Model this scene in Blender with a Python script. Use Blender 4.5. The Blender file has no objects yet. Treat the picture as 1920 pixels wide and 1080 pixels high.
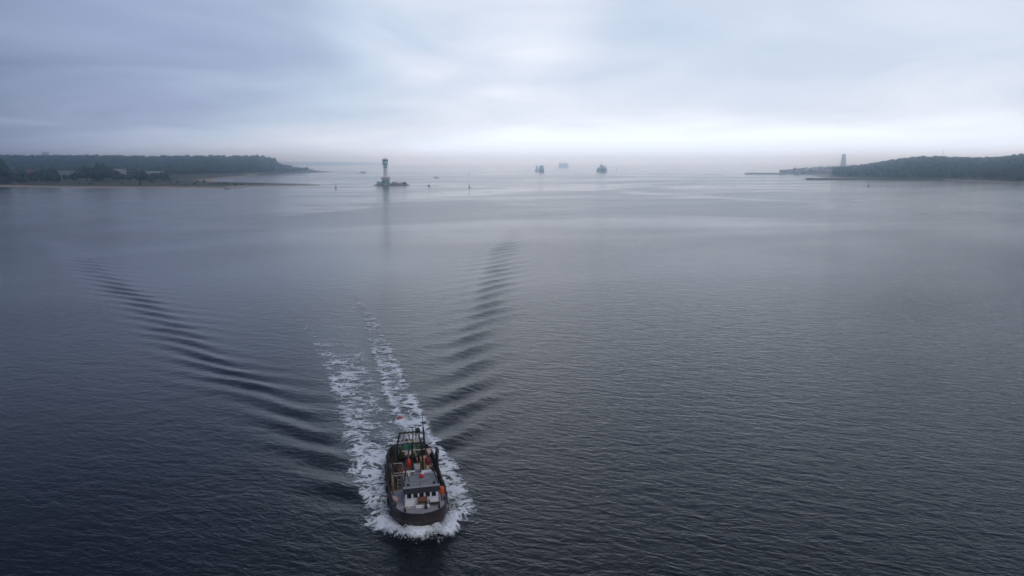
import bpy, bmesh, math, random
import numpy as np
from mathutils import Vector, Matrix, Euler

rnd = random.Random(7)
rng = np.random.default_rng(11)
sc = bpy.context.scene
R = math.radians

# ------------------------------------------------------------------ camera
CAM_H = 30.0
F = 1371.0                       # focal length in photograph pixels (1920 wide)
HORIZON = 304.0
PITCH = math.atan((540.0 - HORIZON) / F)
cam_data = bpy.data.cameras.new('camera')
cam_data.sensor_width = 36.0
cam_data.lens = 36.0 * F / 1920.0
cam_data.clip_start = 0.5
cam_data.clip_end = 60000.0
cam = bpy.data.objects.new('camera', cam_data)
sc.collection.objects.link(cam)
cam.location = (0, 0, CAM_H)
cam.rotation_euler = (R(90) - PITCH, 0, 0)
sc.camera = cam

# ------------------------------------------------------------------ sky
SUN_AZ, SUN_EL = R(150), R(48)          # compass-style: from +Y clockwise; the sun stands behind the camera
world = bpy.data.worlds.new('World')
sc.world = world
world.use_nodes = True
wt = world.node_tree
wt.nodes.clear()


def N(tree, typ, **kw):
    n = tree.nodes.new(typ)
    for k, v in kw.items():
        setattr(n, k, v)
    return n


def math_n(tree, op, a, b=None, c=None, clamp=False):
    n = tree.nodes.new('ShaderNodeMath')
    n.operation = op
    n.use_clamp = clamp
    for i, v in enumerate((a, b, c)):
        if v is None:
            continue
        if hasattr(v, 'is_output'):
            tree.links.new(v, n.inputs[i])
        else:
            n.inputs[i].default_value = v
    return n.outputs[0]


def ramp_n(tree, fac, stops, interp='LINEAR'):
    n = tree.nodes.new('ShaderNodeValToRGB')
    n.color_ramp.interpolation = interp
    e = n.color_ramp.elements
    while len(e) < len(stops):
        e.new(0.5)
    for el, (p, c) in zip(e, stops):
        el.position = p
        el.color = (*c, 1) if len(c) == 3 else c
    tree.links.new(fac, n.inputs[0])
    return n.outputs[0]


def map_n(tree, v, a, b, c, d, smooth=False):
    n = tree.nodes.new('ShaderNodeMapRange')
    n.interpolation_type = 'SMOOTHSTEP' if smooth else 'LINEAR'
    tree.links.new(v, n.inputs[0])
    for i, x in enumerate((a, b, c, d)):
        n.inputs[i + 1].default_value = x
    return n.outputs[0]


tc = N(wt, 'ShaderNodeTexCoord')
sep = N(wt, 'ShaderNodeSeparateXYZ')
wt.links.new(tc.outputs['Generated'], sep.inputs[0])
X_, Y_, Z_ = sep.outputs
zc = math_n(wt, 'MAXIMUM', Z_, 0.0)
den = math_n(wt, 'ADD', zc, 0.11)
u_ = math_n(wt, 'DIVIDE', X_, den)
v_ = math_n(wt, 'DIVIDE', Y_, den)
comb = N(wt, 'ShaderNodeCombineXYZ')
wt.links.new(u_, comb.inputs[0])
wt.links.new(v_, comb.inputs[1])


def cloud_noise(scale, detail, rough, dist, offs, sx=1.0, sy=1.0):
    mp = N(wt, 'ShaderNodeMapping')
    wt.links.new(comb.outputs[0], mp.inputs[0])
    mp.inputs['Location'].default_value = offs
    mp.inputs['Scale'].default_value = (sx, sy, 1)
    nz = N(wt, 'ShaderNodeTexNoise')
    wt.links.new(mp.outputs[0], nz.inputs['Vector'])
    nz.inputs['Scale'].default_value = scale
    nz.inputs['Detail'].default_value = detail
    nz.inputs['Roughness'].default_value = rough
    nz.inputs['Distortion'].default_value = dist
    return nz.outputs[0]


# cloud cover: a thin bright part over the fjord mouth, a thicker dark bank over the western shore
ZENITH = (0.395, 0.435, 0.54)
dotn = N(wt, 'ShaderNodeVectorMath', operation='DOT_PRODUCT')
wt.links.new(tc.outputs['Generated'], dotn.inputs[0])
dotn.inputs[1].default_value = Vector((math.sin(R(16)), math.cos(R(16)), 0.16)).normalized()
lobe = map_n(wt, dotn.outputs['Value'], 0.63, 0.975, 0.0, 1.0, smooth=False)
n1 = cloud_noise(0.33, 3.0, 0.45, 0.5, (3.7, 1.3, 0))
n2 = cloud_noise(0.72, 4.5, 0.5, 0.9, (8.2, 4.1, 2.0), 1.0, 0.9)
b1 = math_n(wt, 'MULTIPLY_ADD', n1, 0.75, -0.375)
b2 = math_n(wt, 'MULTIPLY_ADD', n2, 0.52, -0.26)
bb = math_n(wt, 'ADD', b1, b2)
bb = math_n(wt, 'MULTIPLY_ADD', lobe, 0.70, bb)
bb = math_n(wt, 'ADD', bb, 0.14)
low = map_n(wt, Z_, 0.0, 0.13, 0.27, 0.0, smooth=True)
low = math_n(wt, 'MULTIPLY', low, lobe)
bb = math_n(wt, 'ADD', bb, low)
hor = map_n(wt, Z_, 0.0, 0.07, 0.64, 0.0, smooth=True)
bb = math_n(wt, 'MULTIPLY_ADD', hor, math_n(wt, 'MULTIPLY_ADD', lobe, 0.85, 0.15), bb)
# a thin place in the cloud, high over the fairway
gap = N(wt, 'ShaderNodeVectorMath', operation='DOT_PRODUCT')
wt.links.new(tc.outputs['Generated'], gap.inputs[0])
gap.inputs[1].default_value = Vector((math.sin(R(-3.5)), math.cos(R(-3.5)), 0.285)).normalized()
gp = map_n(wt, gap.outputs['Value'], 0.972, 0.9990, 0.0, 1.1, smooth=True)
bb = math_n(wt, 'MULTIPLY_ADD', gp, n2, bb)
bb = math_n(wt, 'MULTIPLY', bb, 0.7)
cloud_col = ramp_n(wt, bb, [(0.0, (0.150, 0.205, 0.330)), (0.238, (0.345, 0.42, 0.625)), (0.476, (0.565, 0.68, 0.85)),
                            (0.644, (0.75, 0.825, 0.965)), (0.76, (0.88, 0.93, 1.04)), (1.0, (1.17, 1.28, 1.48))])
sky = N(wt, 'ShaderNodeTexSky', sky_type='NISHITA')
sky.sun_disc = False
sky.sun_elevation = SUN_EL
sky.sun_rotation = SUN_AZ
sky.air_density = 1.2
sky.dust_density = 3.0
sc10 = N(wt, 'ShaderNodeVectorMath', operation='SCALE')
wt.links.new(cloud_col, sc10.inputs[0])
sc10.inputs['Scale'].default_value = 10.0
mixw = N(wt, 'ShaderNodeMix', data_type='RGBA')
mixw.inputs['Factor'].default_value = 0.93
wt.links.new(sky.outputs[0], mixw.inputs['A'])
wt.links.new(sc10.outputs[0], mixw.inputs['B'])
bg = N(wt, 'ShaderNodeBackground')
bg.inputs['Strength'].default_value = 0.1
# the cloud thickens overhead
zen = map_n(wt, Z_, 0.15, 0.46, 0.0, 1.0, smooth=True)
zmix = N(wt, 'ShaderNodeMix', data_type='RGBA')
wt.links.new(zen, zmix.inputs['Factor'])
zmix.inputs['A'].default_value = (1, 1, 1, 1)
zmix.inputs['B'].default_value = (*ZENITH, 1)
scz = N(wt, 'ShaderNodeVectorMath', operation='MULTIPLY')
wt.links.new(mixw.outputs['Result'], scz.inputs[0])
wt.links.new(zmix.outputs['Result'], scz.inputs[1])
# the lowest, most distant cloud is the bluest
lowf = map_n(wt, Z_, 0.0, 0.05, 1.0, 0.0, smooth=True)
lmix = N(wt, 'ShaderNodeMix', data_type='RGBA')
wt.links.new(lowf, lmix.inputs['Factor'])
lmix.inputs['A'].default_value = (1, 1, 1, 1)
lmix.inputs['B'].default_value = (0.92, 0.99, 1.10, 1)
scl = N(wt, 'ShaderNodeVectorMath', operation='MULTIPLY')
wt.links.new(scz.outputs[0], scl.inputs[0])
wt.links.new(lmix.outputs['Result'], scl.inputs[1])
wt.links.new(scl.outputs[0], bg.inputs['Color'])
wo = N(wt, 'ShaderNodeOutputWorld')
wt.links.new(bg.outputs[0], wo.inputs['Surface'])

# ------------------------------------------------------------------ sun behind the overcast
sun_d = bpy.data.lights.new('sun', 'SUN')
sun_d.energy = 1.1
sun_d.angle = R(40)
sun_d.color = (1.0, 0.96, 0.9)
sun = bpy.data.objects.new('sun', sun_d)
sc.collection.objects.link(sun)
sdir = Vector((math.sin(SUN_AZ) * math.cos(SUN_EL), math.cos(SUN_AZ) * math.cos(SUN_EL), math.sin(SUN_EL)))
sun.rotation_euler = sdir.to_track_quat('Z', 'Y').to_euler()
sun.location = (0, -200, 400)

# ------------------------------------------------------------------ exposure, renderer
vs = sc.view_settings
sc.display_settings.display_device = 'sRGB'
vs.view_transform = 'Standard'
vs.look = 'None'
vs.exposure = 0.0
vs.gamma = 1.0
vs.use_curve_mapping = False
sc.render.engine = 'CYCLES'
cy = sc.cycles
cy.max_bounces = 16
cy.volume_bounces = 12
cy.transparent_max_bounces = 16
cy.use_denoising = True
cy.caustics_reflective = False
cy.caustics_refractive = False
cy.sample_clamp_indirect = 6.0


# ================================================================== helpers
def G(px, py, z=0.0):
    """photograph pixel -> point on the horizontal plane at height z"""
    u = (px - 960.0) / F
    v = (py - 540.0) / F
    dy = math.cos(PITCH) - v * math.sin(PITCH)
    dz = -math.sin(PITCH) - v * math.cos(PITCH)
    t = (z - CAM_H) / dz
    return Vector((u * t, dy * t, z))


def AT(px, Y, z=0.0):
    """point at ground distance Y on the bearing of a photograph column"""
    depth = Y * math.cos(PITCH) + (CAM_H - z) * math.sin(PITCH)
    return Vector(((px - 960.0) / F * depth, Y, z))


def H(py, Y):
    """height above the sea of a photograph row at ground distance Y"""
    v = (py - 540.0) / F
    dy = math.cos(PITCH) - v * math.sin(PITCH)
    dz = -math.sin(PITCH) - v * math.cos(PITCH)
    return CAM_H + Y / dy * dz


col = sc.collection


def lattice(seed):
    return np.random.default_rng(seed).random((256, 256))


LAT = [lattice(100 + i) for i in range(6)]


def vnoise(x, y, k=0):
    x = np.asarray(x, float)
    y = np.asarray(y, float)
    xi = np.floor(x).astype(int)
    yi = np.floor(y).astype(int)
    fx = x - xi
    fy = y - yi
    fx = fx * fx * (3 - 2 * fx)
    fy = fy * fy * (3 - 2 * fy)
    L = LAT[k % 6]
    a = L[xi & 255, yi & 255]
    b = L[(xi + 1) & 255, yi & 255]
    c = L[xi & 255, (yi + 1) & 255]
    d = L[(xi + 1) & 255, (yi + 1) & 255]
    return (a * (1 - fx) + b * fx) * (1 - fy) + (c * (1 - fx) + d * fx) * fy


def fbm(x, y, k=0, octv=4, gain=0.5):
    s = 0.0
    a = 1.0
    t = 0.0
    for i in range(octv):
        s = s + a * vnoise(x * 2 ** i + 17.3 * i, y * 2 ** i - 9.1 * i, k + i)
        t += a
        a *= gain
    return s / t


def sdist(px, py, poly):
    """signed distance to a polygon, positive inside (numpy arrays)"""
    px = np.asarray(px, float)
    py = np.asarray(py, float)
    d = np.full(px.shape, 1e18)
    inside = np.zeros(px.shape, bool)
    n = len(poly)
    for i in range(n):
        ax, ay = poly[i][0], poly[i][1]
        bx, by = poly[(i + 1) % n][0], poly[(i + 1) % n][1]
        ex, ey = bx - ax, by - ay
        wx, wy = px - ax, py - ay
        t = np.clip((wx * ex + wy * ey) / (ex * ex + ey * ey + 1e-12), 0, 1)
        d = np.minimum(d, (wx - ex * t) ** 2 + (wy - ey * t) ** 2)
        cond = ((ay > py) != (by > py))
        xin = (bx - ax) * (py - ay) / ((by - ay) if by != ay else 1e-12) + ax
        inside ^= cond & (px < xin)
    d = np.sqrt(d)
    return np.where(inside, d, -d)


def sstep(a, b, x):
    t = np.clip((np.asarray(x, float) - a) / (b - a), 0, 1)
    return t * t * (3 - 2 * t)


# ------------------------------------------------------------------ materials
MATS = {}


def mat(name, base, rough=0.6, metal=0.0, vary=0.25, vscale=3.0, bump=0.0, spec=0.5, dirt=None, dirt_amt=0.5, dirt_scale=1.2):
    """procedural paint / stone / wood: colour varied by noise, optional wear colour, fine relief"""
    m = bpy.data.materials.new(name)
    m.use_nodes = True
    t = m.node_tree
    p = t.nodes['Principled BSDF']
    co = N(t, 'ShaderNodeTexCoord')
    nz = N(t, 'ShaderNodeTexNoise')
    t.links.new(co.outputs['Object'], nz.inputs['Vector'])
    nz.inputs['Scale'].default_value = vscale
    nz.inputs['Detail'].default_value = 5
    nz.inputs['Roughness'].default_value = 0.6
    lo = tuple(c * (1 - vary) for c in base)
    hi = tuple(min(1, c * (1 + vary)) for c in base)
    c = ramp_n(t, nz.outputs[0], [(0.3, lo), (0.7, hi)])
    if dirt:
        n2 = N(t, 'ShaderNodeTexNoise')
        t.links.new(co.outputs['Object'], n2.inputs['Vector'])
        n2.inputs['Scale'].default_value = dirt_scale
        n2.inputs['Detail'].default_value = 8
        n2.inputs['Roughness'].default_value = 0.7
        f = map_n(t, n2.outputs[0], 0.62 - 0.25 * dirt_amt, 0.78 - 0.2 * dirt_amt, 0, 1)
        mx = N(t, 'ShaderNodeMix', data_type='RGBA')
        t.links.new(f, mx.inputs['Factor'])
        t.links.new(c, mx.inputs['A'])
        mx.inputs['B'].default_value = (*dirt, 1)
        c = mx.outputs['Result']
    t.links.new(c, p.inputs['Base Color'])
    p.inputs['Roughness'].default_value = rough
    p.inputs['Metallic'].default_value = metal
    p.inputs['Specular IOR Level'].default_value = spec
    if bump:
        bn = N(t, 'ShaderNodeBump')
        bn.inputs['Strength'].default_value = 1.0
        bn.inputs['Distance'].default_value = bump
        t.links.new(nz.outputs[0], bn.inputs['Height'])
        t.links.new(bn.outputs[0], p.inputs['Normal'])
    MATS[name] = m
    return m


# ------------------------------------------------------------------ mesh builder
class MB:
    def __init__(self):
        self.v = []
        self.f = []

    def add(self, vs_, fs):
        o = len(self.v)
        self.v += [tuple(v) for v in vs_]
        self.f += [tuple(i + o for i in f) for f in fs]
        return self

    def box(self, c, s, rz=0.0, taper=(1, 1), shear=(0, 0)):
        """centre of the base c, size s; top scaled by taper and shifted by shear"""
        hx, hy, hz = s[0] / 2, s[1] / 2, s[2]
        pts = []
        for z, tx, ty, sx, sy in ((0, 1, 1, 0, 0), (hz, taper[0], taper[1], shear[0], shear[1])):
            for a, b in ((-1, -1), (1, -1), (1, 1), (-1, 1)):
                x, y = a * hx * tx + sx, b * hy * ty + sy
                pts.append((c[0] + x * math.cos(rz) - y * math.sin(rz), c[1] + x * math.sin(rz) + y * math.cos(rz), c[2] + z))
        return self.add(pts, [(3, 2, 1, 0), (4, 5, 6, 7), (0, 1, 5, 4), (1, 2, 6, 5), (2, 3, 7, 6), (3, 0, 4, 7)])

    def tube(self, a, b, r0, r1=None, n=8):
        r1 = r0 if r1 is None else r1
        a, b = Vector(a), Vector(b)
        d = (b - a).normalized()
        u = d.orthogonal().normalized()
        w = d.cross(u)
        pts = []
        for p, r in ((a, r0), (b, r1)):
            for i in range(n):
                t = 2 * math.pi * i / n
                pts.append(p + (u * math.cos(t) + w * math.sin(t)) * r)
        fs = [(i, (i + 1) % n, n + (i + 1) % n, n + i) for i in range(n)]
        fs += [tuple(range(n - 1, -1, -1)), tuple(range(n, 2 * n))]
        return self.add(pts, fs)

    def path(self, pts, r, n=6):
        for a, b in zip(pts[:-1], pts[1:]):
            self.tube(a, b, r, r, n)
        return self

    def lathe(self, prof, c=(0, 0, 0), n=16, axis='z', sx=1.0, sy=1.0):
        pts = []
        for r, z in prof:
            for i in range(n):
                t = 2 * math.pi * i / n
                p = (r * math.cos(t) * sx, r * math.sin(t) * sy, z)
                if axis == 'y':
                    p = (p[0], p[2], p[1])
                elif axis == 'x':
                    p = (p[2], p[0], p[1])
                pts.append((c[0] + p[0], c[1] + p[1], c[2] + p[2]))
        fs = []
        m = len(prof)
        for j in range(m - 1):
            for i in range(n):
                k = (i + 1) % n
                fs.append((j * n + i, j * n + k, (j + 1) * n + k, (j + 1) * n + i))
        fs.append(tuple(range(n - 1, -1, -1)))
        fs.append(tuple((m - 1) * n + i for i in range(n)))
        return self.add(pts, fs)

    def torus(self, c, R0, r, axis='z', n=16, k=6):
        pts = []
        for i in range(n):
            a = 2 * math.pi * i / n
            for j in range(k):
                b = 2 * math.pi * j / k
                p = ((R0 + r * math.cos(b)) * math.cos(a), (R0 + r * math.cos(b)) * math.sin(a), r * math.sin(b))
                if axis == 'x':
                    p = (p[2], p[0], p[1])
                elif axis == 'y':
                    p = (p[0], p[2], p[1])
                pts.append((c[0] + p[0], c[1] + p[1], c[2] + p[2]))
        fs = [(i * k + j, ((i + 1) % n) * k + j, ((i + 1) % n) * k + (j + 1) % k, i * k + (j + 1) % k) for i in range(n) for j in range(k)]
        return self.add(pts, fs)

    def sphere(self, c, r, n=10, m=6):
        prof = [(max(1e-3, math.sin(math.pi * j / m)) * r, -math.cos(math.pi * j / m) * r) for j in range(m + 1)]
        return self.lathe(prof, c, n)

    def prism(self, poly, z0, z1):
        n = len(poly)
        pts = [(p[0], p[1], z0) for p in poly] + [(p[0], p[1], z1) for p in poly]
        fs = [tuple(range(n - 1, -1, -1)), tuple(range(n, 2 * n))] + [(i, (i + 1) % n, n + (i + 1) % n, n + i) for i in range(n)]
        return self.add(pts, fs)

    def build(self, name, m, parent=None, bevel=0.0, smooth=False):
        me = bpy.data.meshes.new(name)
        me.from_pydata(self.v, [], self.f)
        bm = bmesh.new()
        bm.from_mesh(me)
        bmesh.ops.recalc_face_normals(bm, faces=bm.faces)
        if bevel:
            es = [e for e in bm.edges if len(e.link_faces) == 2 and e.calc_face_angle(0) > 0.6]
            bmesh.ops.bevel(bm, geom=es, offset=bevel, segments=2, affect='EDGES', clamp_overlap=True)
        bm.to_mesh(me)
        bm.free()
        if smooth:
            for p in me.polygons:
                p.use_smooth = True
            me.set_sharp_from_angle(angle=R(35))
        me.materials.append(m)
        o = bpy.data.objects.new(name, me)
        col.objects.link(o)
        o.parent = parent
        return o


def tag(o, label=None, cat=None, group=None, kind=None):
    if label:
        o['label'] = label
    if cat:
        o['category'] = cat
    if group:
        o['group'] = group
    if kind:
        o['kind'] = kind
    return o


def thing(name, label, cat, loc=(0, 0, 0), rz=0.0, group=None):
    o = bpy.data.objects.new(name, None)
    o.empty_display_size = 0.5
    col.objects.link(o)
    o.location = loc
    o.rotation_euler = (0, 0, rz)
    return tag(o, label, cat, group)


def copy_tree(o, parent=None):
    c = o.copy()
    col.objects.link(c)
    c.parent = parent
    for ch in list(o.children):
        copy_tree(ch, c)
    return c


def mesh_np(name, verts, faces, m, parent=None, smooth=False):
    me = bpy.data.meshes.new(name)
    verts = np.asarray(verts, np.float32)
    faces = np.asarray(faces, np.int32)
    k = faces.shape[1]
    me.vertices.add(len(verts))
    me.vertices.foreach_set('co', verts.ravel())
    me.loops.add(faces.size)
    me.loops.foreach_set('vertex_index', faces.ravel())
    me.polygons.add(len(faces))
    me.polygons.foreach_set('loop_start', np.arange(len(faces), dtype=np.int32) * k)
    if smooth:
        me.polygons.foreach_set('use_smooth', np.ones(len(faces), bool))
    me.update(calc_edges=True)
    me.validate()
    me.materials.append(m)
    o = bpy.data.objects.new(name, me)
    col.objects.link(o)
    o.parent = parent
    return o


def point_attr(o, name, vals):
    a = o.data.attributes.new(name, 'FLOAT', 'POINT')
    a.data.foreach_set('value', np.asarray(vals, np.float32).ravel())


# ================================================================== WATER
# ---- the trawler's place and course
BOAT_ROT = R(-78.0)
BOAT_C = Vector((-8.895, 63.19, -0.30))
BF = Vector((math.cos(BOAT_ROT), math.sin(BOAT_ROT), 0))      # ahead
BP = Vector((-math.sin(BOAT_ROT), math.cos(BOAT_ROT), 0))     # port
BOW = BOAT_C + BF * 8.3

# Kelvin wake (waves of a body moving steadily on deep water), in a frame s = astern of the bow, t = across
WAKE_DIR = R(17.5)
WA = np.array((-math.sin(WAKE_DIR), math.cos(WAKE_DIR)))
WP = np.array((math.cos(WAKE_DIR), math.sin(WAKE_DIR)))
K0 = 0.72
th = np.linspace(-1.22, 1.22, 3001)
kk = K0 / np.cos(th) ** 2
amp = np.exp(-(kk * 0.60) ** 2) * (0.02 + 1.0 * sstep(0.30, 0.62, np.abs(th))) * np.cos(th / 1.22 * math.pi / 2) ** 0.5
ks, kt = kk * np.cos(th), kk * np.sin(th)
S_AX = np.arange(-6, 420, 0.5)
T_AX = np.arange(0, 190, 0.5)
CS, SS = np.cos(np.outer(S_AX, ks)) * amp, np.sin(np.outer(S_AX, ks)) * amp
CT, ST = np.cos(np.outer(kt, T_AX)), np.sin(np.outer(kt, T_AX))
KEL = (SS @ CT + CS @ ST) * (th[1] - th[0])
KEL = KEL / np.abs(KEL[150:400]).max()
KEL *= sstep(0, 7, S_AX)[:, None]


def wake_st(x, y):
    dx, dy = x - BOW.x, y - BOW.y
    return dx * WA[0] + dy * WA[1], dx * WP[0] + dy * WP[1]


def boat_xy(x, y):
    dx, dy = x - BOAT_C.x, y - BOAT_C.y
    return dx * BF.x + dy * BF.y, dx * BP.x + dy * BP.y


def kelvin(x, y):
    s, t = wake_st(x, y)
    # crests are never perfectly regular
    s = s + 1.8 * (fbm(x / 19, y / 19, 1, 3) - 0.5) * 2
    t = t + 2.0 * (fbm(x / 31, y / 31, 2, 2) - 0.5) * 2
    starb = sstep(0, -12, t)
    t = np.abs(t)
    off = t - 0.354 * s
    s = s - 0.62 * starb * np.clip(off, -25, 25) * sstep(0, 40, s)          # the boat is turning: crests on her starboard hand lie steeper
    fs = np.clip((s + 6) / 0.5, 0, len(S_AX) - 2.001)
    ft = np.clip(t / 0.5, 0, len(T_AX) - 2.001)
    i, j = fs.astype(int), ft.astype(int)
    a, b = fs - i, ft - j
    z = (KEL[i, j] * (1 - a) + KEL[i + 1, j] * a) * (1 - b) + (KEL[i, j + 1] * (1 - a) + KEL[i + 1, j + 1] * a) * b
    fade = sstep(0, 10, s) * (1 - sstep(110, 330, s))
    fade = fade * (0.42 + 1.2 * fbm(x / 8, y / 8, 3, 3))
    fade = fade * (0.36 + 0.80 * np.exp(-((off + 1.5) / (5.0 + 0.055 * np.clip(s, 0, 400))) ** 2))
    return (z + 0.45 * z * np.abs(z)) * fade * (1 - 0.22 * starb)


def hull_half(xl):
    """half breadth at the waterline along the boat (local x)"""
    xs = [-8.4, -7.5, -6, -3, 2, 5, 6.8, 7.7, 8.2]
    hs = [1.5, 1.9, 2.2, 2.35, 2.3, 1.9, 1.15, 0.55, 0.1]
    return np.interp(xl, xs, hs)


def water_z(x, y):
    z = 0.108 * kelvin(x, y)
    xl, yl = boat_xy(x, y)
    near = (np.abs(xl) < 22) & (np.abs(yl) < 12)
    # bow wave: a ridge thrown off both sides of the stem, spreading aft
    back = 9.6 - xl
    ridge_t = 0.55 + 1.05 * np.sqrt(np.clip(back, 0, None)) * 1.02
    h = 0.62 * np.exp(-np.clip(back - 1.5, 0, None) / 4.5) * sstep(-0.4, 0.9, back)
    bw = h * np.exp(-((np.abs(yl) - ridge_t) / (0.55 + 0.09 * np.clip(back, 0, 20))) ** 2)
    bw = np.maximum(bw, 0.80 * np.exp(-(np.clip(np.abs(xl - 8.3) - 0.35, 0, None) / 0.55) ** 2) * np.exp(-(np.clip(np.abs(yl) - 1.0, 0, None) / 0.8) ** 2))
    z = z + np.where(near, bw, 0)
    # short cross chop that the mesh can carry
    z = z + 0.05 * (fbm(x / 3.3 + 5, y / 2.2, 4, 3) - 0.5) * np.exp(-np.hypot(x, y - 60) / 150)
    return z


def graded(fine_a, fine_b, step, lo, hi, g=1.16):
    xs = list(np.arange(fine_a, fine_b, step))
    d = step
    x = xs[-1]
    while x < hi:
        d *= g
        x = min(hi, x + d)
        xs.append(x)
    d = step
    x = xs[0]
    pre = []
    while x > lo:
        d *= g
        x = max(lo, x - d)
        pre.append(x)
    return np.array(pre[::-1] + xs)


WX = graded(-185, 50, 0.5, -9000, 9000)
wy_near = np.arange(42, 112, 0.36)
wy_mid = graded(112, 330, 0.62, 111.9, 9600)
pre, d, y = [], 0.36, 42.0
while y > -3000:
    d *= 1.25
    y = max(-3000, y - d)
    pre.append(y)
WY = np.concatenate([pre[::-1], wy_near, wy_mid[wy_mid > wy_near[-1] + 0.2]])
gx, gy = np.meshgrid(WX, WY)
gz = water_z(gx, gy)
far = (np.abs(gx) > 400) | (gy > 420) | (gy < 10)
gz = np.where(far, 0, gz)
nx, ny = len(WX), len(WY)
idx = np.arange(nx * ny).reshape(ny, nx)
quads = np.stack([idx[:-1, :-1], idx[:-1, 1:], idx[1:, 1:], idx[1:, :-1]], -1).reshape(-1, 4)

# ---- where the photograph shows foam (photograph pixels -> sea surface)
bow_poly = [G(*p) for p in [(660, 925), (682, 985), (722, 1010), (760, 1018), (800, 1016), (850, 1003), (884, 975), (894, 945),
                            (880, 912), (852, 868), (815, 862), (770, 872), (735, 850), (700, 850), (655, 850), (650, 895)]]
left_poly = [G(*p) for p in [(650, 905), (642, 850), (640, 800), (622, 745), (604, 695), (588, 660), (568, 622), (562, 604), (578, 606), (622, 640),
                             (650, 668), (690, 688), (688, 715), (678, 748), (700, 792), (722, 830), (735, 870), (720, 930), (690, 930)]]
right_poly = [G(*p) for p in [(840, 930), (890, 935), (855, 868), (820, 820), (797, 775), (768, 718), (742, 660), (722, 620), (706, 596), (688, 570), (668, 550), (660, 555), (676, 592),
                              (686, 640), (702, 690), (718, 745), (742, 795), (775, 850), (800, 880)]]


def foam_density(x, y):
    a = sdist(x, y, bow_poly)
    b = sdist(x, y, left_poly)
    c = sdist(x, y, right_poly)
    s, t = wake_st(x, y)
    fade = 1.0 - 0.48 * sstep(35, 125, s)
    wob = 0.9 * (fbm(x / 1.7, y / 1.7, 5, 3) - 0.5) * 2
    da = sstep(-0.3, 0.9, a + wob)
    db = sstep(-0.4, 1.2, b + wob) * fade
    dc = sstep(-0.4, 1.0, c + wob) * fade
    mid = sstep(0.4, 4.0, 5.6 - np.abs(t + 1.2)) * sstep(6, 16, s) * (1 - sstep(55, 98, s))
    db = np.maximum(db, 0.62 * mid)
    # bright crest along the outer edge of the wash
    edge = 0.25 * np.exp(-((c - 0.7) / 0.6) ** 2) * fade
    front = 0.42 * np.exp(-((a - 1.0) / 1.2) ** 2) * sstep(0.0, 3.0, boat_xy(x, y)[0] - 3.5)
    return np.clip(np.maximum(np.maximum(da * 0.92 + front, db * 0.80), dc * 0.84 + edge * (dc > 0.2)), 0, 1.3)


mw = bpy.data.materials.new('sea_water')
mw.use_nodes = True
t = mw.node_tree
p = t.nodes['Principled BSDF']
geo = N(t, 'ShaderNodeNewGeometry')


def wnoise(sx, sy, rot, detail, rough, dist=0.0, loc=(0, 0, 0)):
    mp = N(t, 'ShaderNodeMapping')
    mp.vector_type = 'TEXTURE'
    t.links.new(geo.outputs['Position'], mp.inputs[0])
    mp.inputs['Location'].default_value = loc
    mp.inputs['Rotation'].default_value = (0, 0, rot)
    mp.inputs['Scale'].default_value = (sx, sy, 1)
    nz = N(t, 'ShaderNodeTexNoise')
    nz.noise_dimensions = '2D'
    t.links.new(mp.outputs[0], nz.inputs['Vector'])
    nz.inputs['Scale'].default_value = 1.0
    nz.inputs['Detail'].default_value = detail
    nz.inputs['Roughness'].default_value = rough
    nz.inputs['Distortion'].default_value = dist
    return nz.outputs[0]


a_chop = N(t, 'ShaderNodeAttribute', attribute_name='chop').outputs['Fac']
a_far = N(t, 'ShaderNodeAttribute', attribute_name='open_sea').outputs['Fac']
a_aer = N(t, 'ShaderNodeAttribute', attribute_name='aerated').outputs['Fac']
w1 = wnoise(4.0, 1.7, R(-14), 3.0, 0.55, 0.5)
w2 = wnoise(1.5, 0.7, R(-24), 4.0, 0.6, 0.5)
w3 = wnoise(0.6, 0.34, R(8), 3.0, 0.6, 0.3)
hgt = math_n(t, 'MULTIPLY', w1, 0.105)
hgt = math_n(t, 'MULTIPLY_ADD', w2, 0.10, hgt)
hgt = math_n(t, 'MULTIPLY_ADD', w3, 0.035, hgt)
hgt = math_n(t, 'MULTIPLY', hgt, a_chop)
# wind streaks and slicks, hundreds of metres long
g1 = wnoise(380, 150, R(24), 4.0, 0.5, 1.5, (40, 0, 0))
g2 = wnoise(170, 45, R(16), 3.0, 0.5, 0.8, (0, 90, 0))
slick = math_n(t, 'MULTIPLY_ADD', g2, 0.5, g1)
slick = map_n(t, slick, 0.60, 1.0, 0.0, 0.8, smooth=True)
# old, smoothed-out tracks of passing ships: long bent bands
for (cx_, cy_, rad_, wid_, sy_) in ((430, 330, 560, 22, 0.86), (520, 250, 700, 30, 0.80), (-620, 160, 900, 26, 0.9), (700, 420, 420, 20, 1.0)):
    vs_ = N(t, 'ShaderNodeVectorMath', operation='SUBTRACT')
    t.links.new(geo.outputs['Position'], vs_.inputs[0])
    vs_.inputs[1].default_value = (cx_, cy_, 0)
    vm_ = N(t, 'ShaderNodeVectorMath', operation='MULTIPLY')
    t.links.new(vs_.outputs[0], vm_.inputs[0])
    vm_.inputs[1].default_value = (1, sy_, 0)
    ln_ = N(t, 'ShaderNodeVectorMath', operation='LENGTH')
    t.links.new(vm_.outputs[0], ln_.inputs[0])
    dd = math_n(t, 'ADD', ln_.outputs['Value'], math_n(t, 'MULTIPLY_ADD', g1, 160, -80 - rad_))
    dd = map_n(t, math_n(t, 'ABSOLUTE', dd), 0, wid_, 1.0, 0.0, smooth=True)
    slick = math_n(t, 'MULTIPLY_ADD', dd, g2, slick, clamp=True)
hgt = math_n(t, 'MULTIPLY', hgt, map_n(t, slick, 0, 1, 1.05, 0.75))
bump = N(t, 'ShaderNodeBump')
bump.inputs['Strength'].default_value = 1.0
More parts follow.
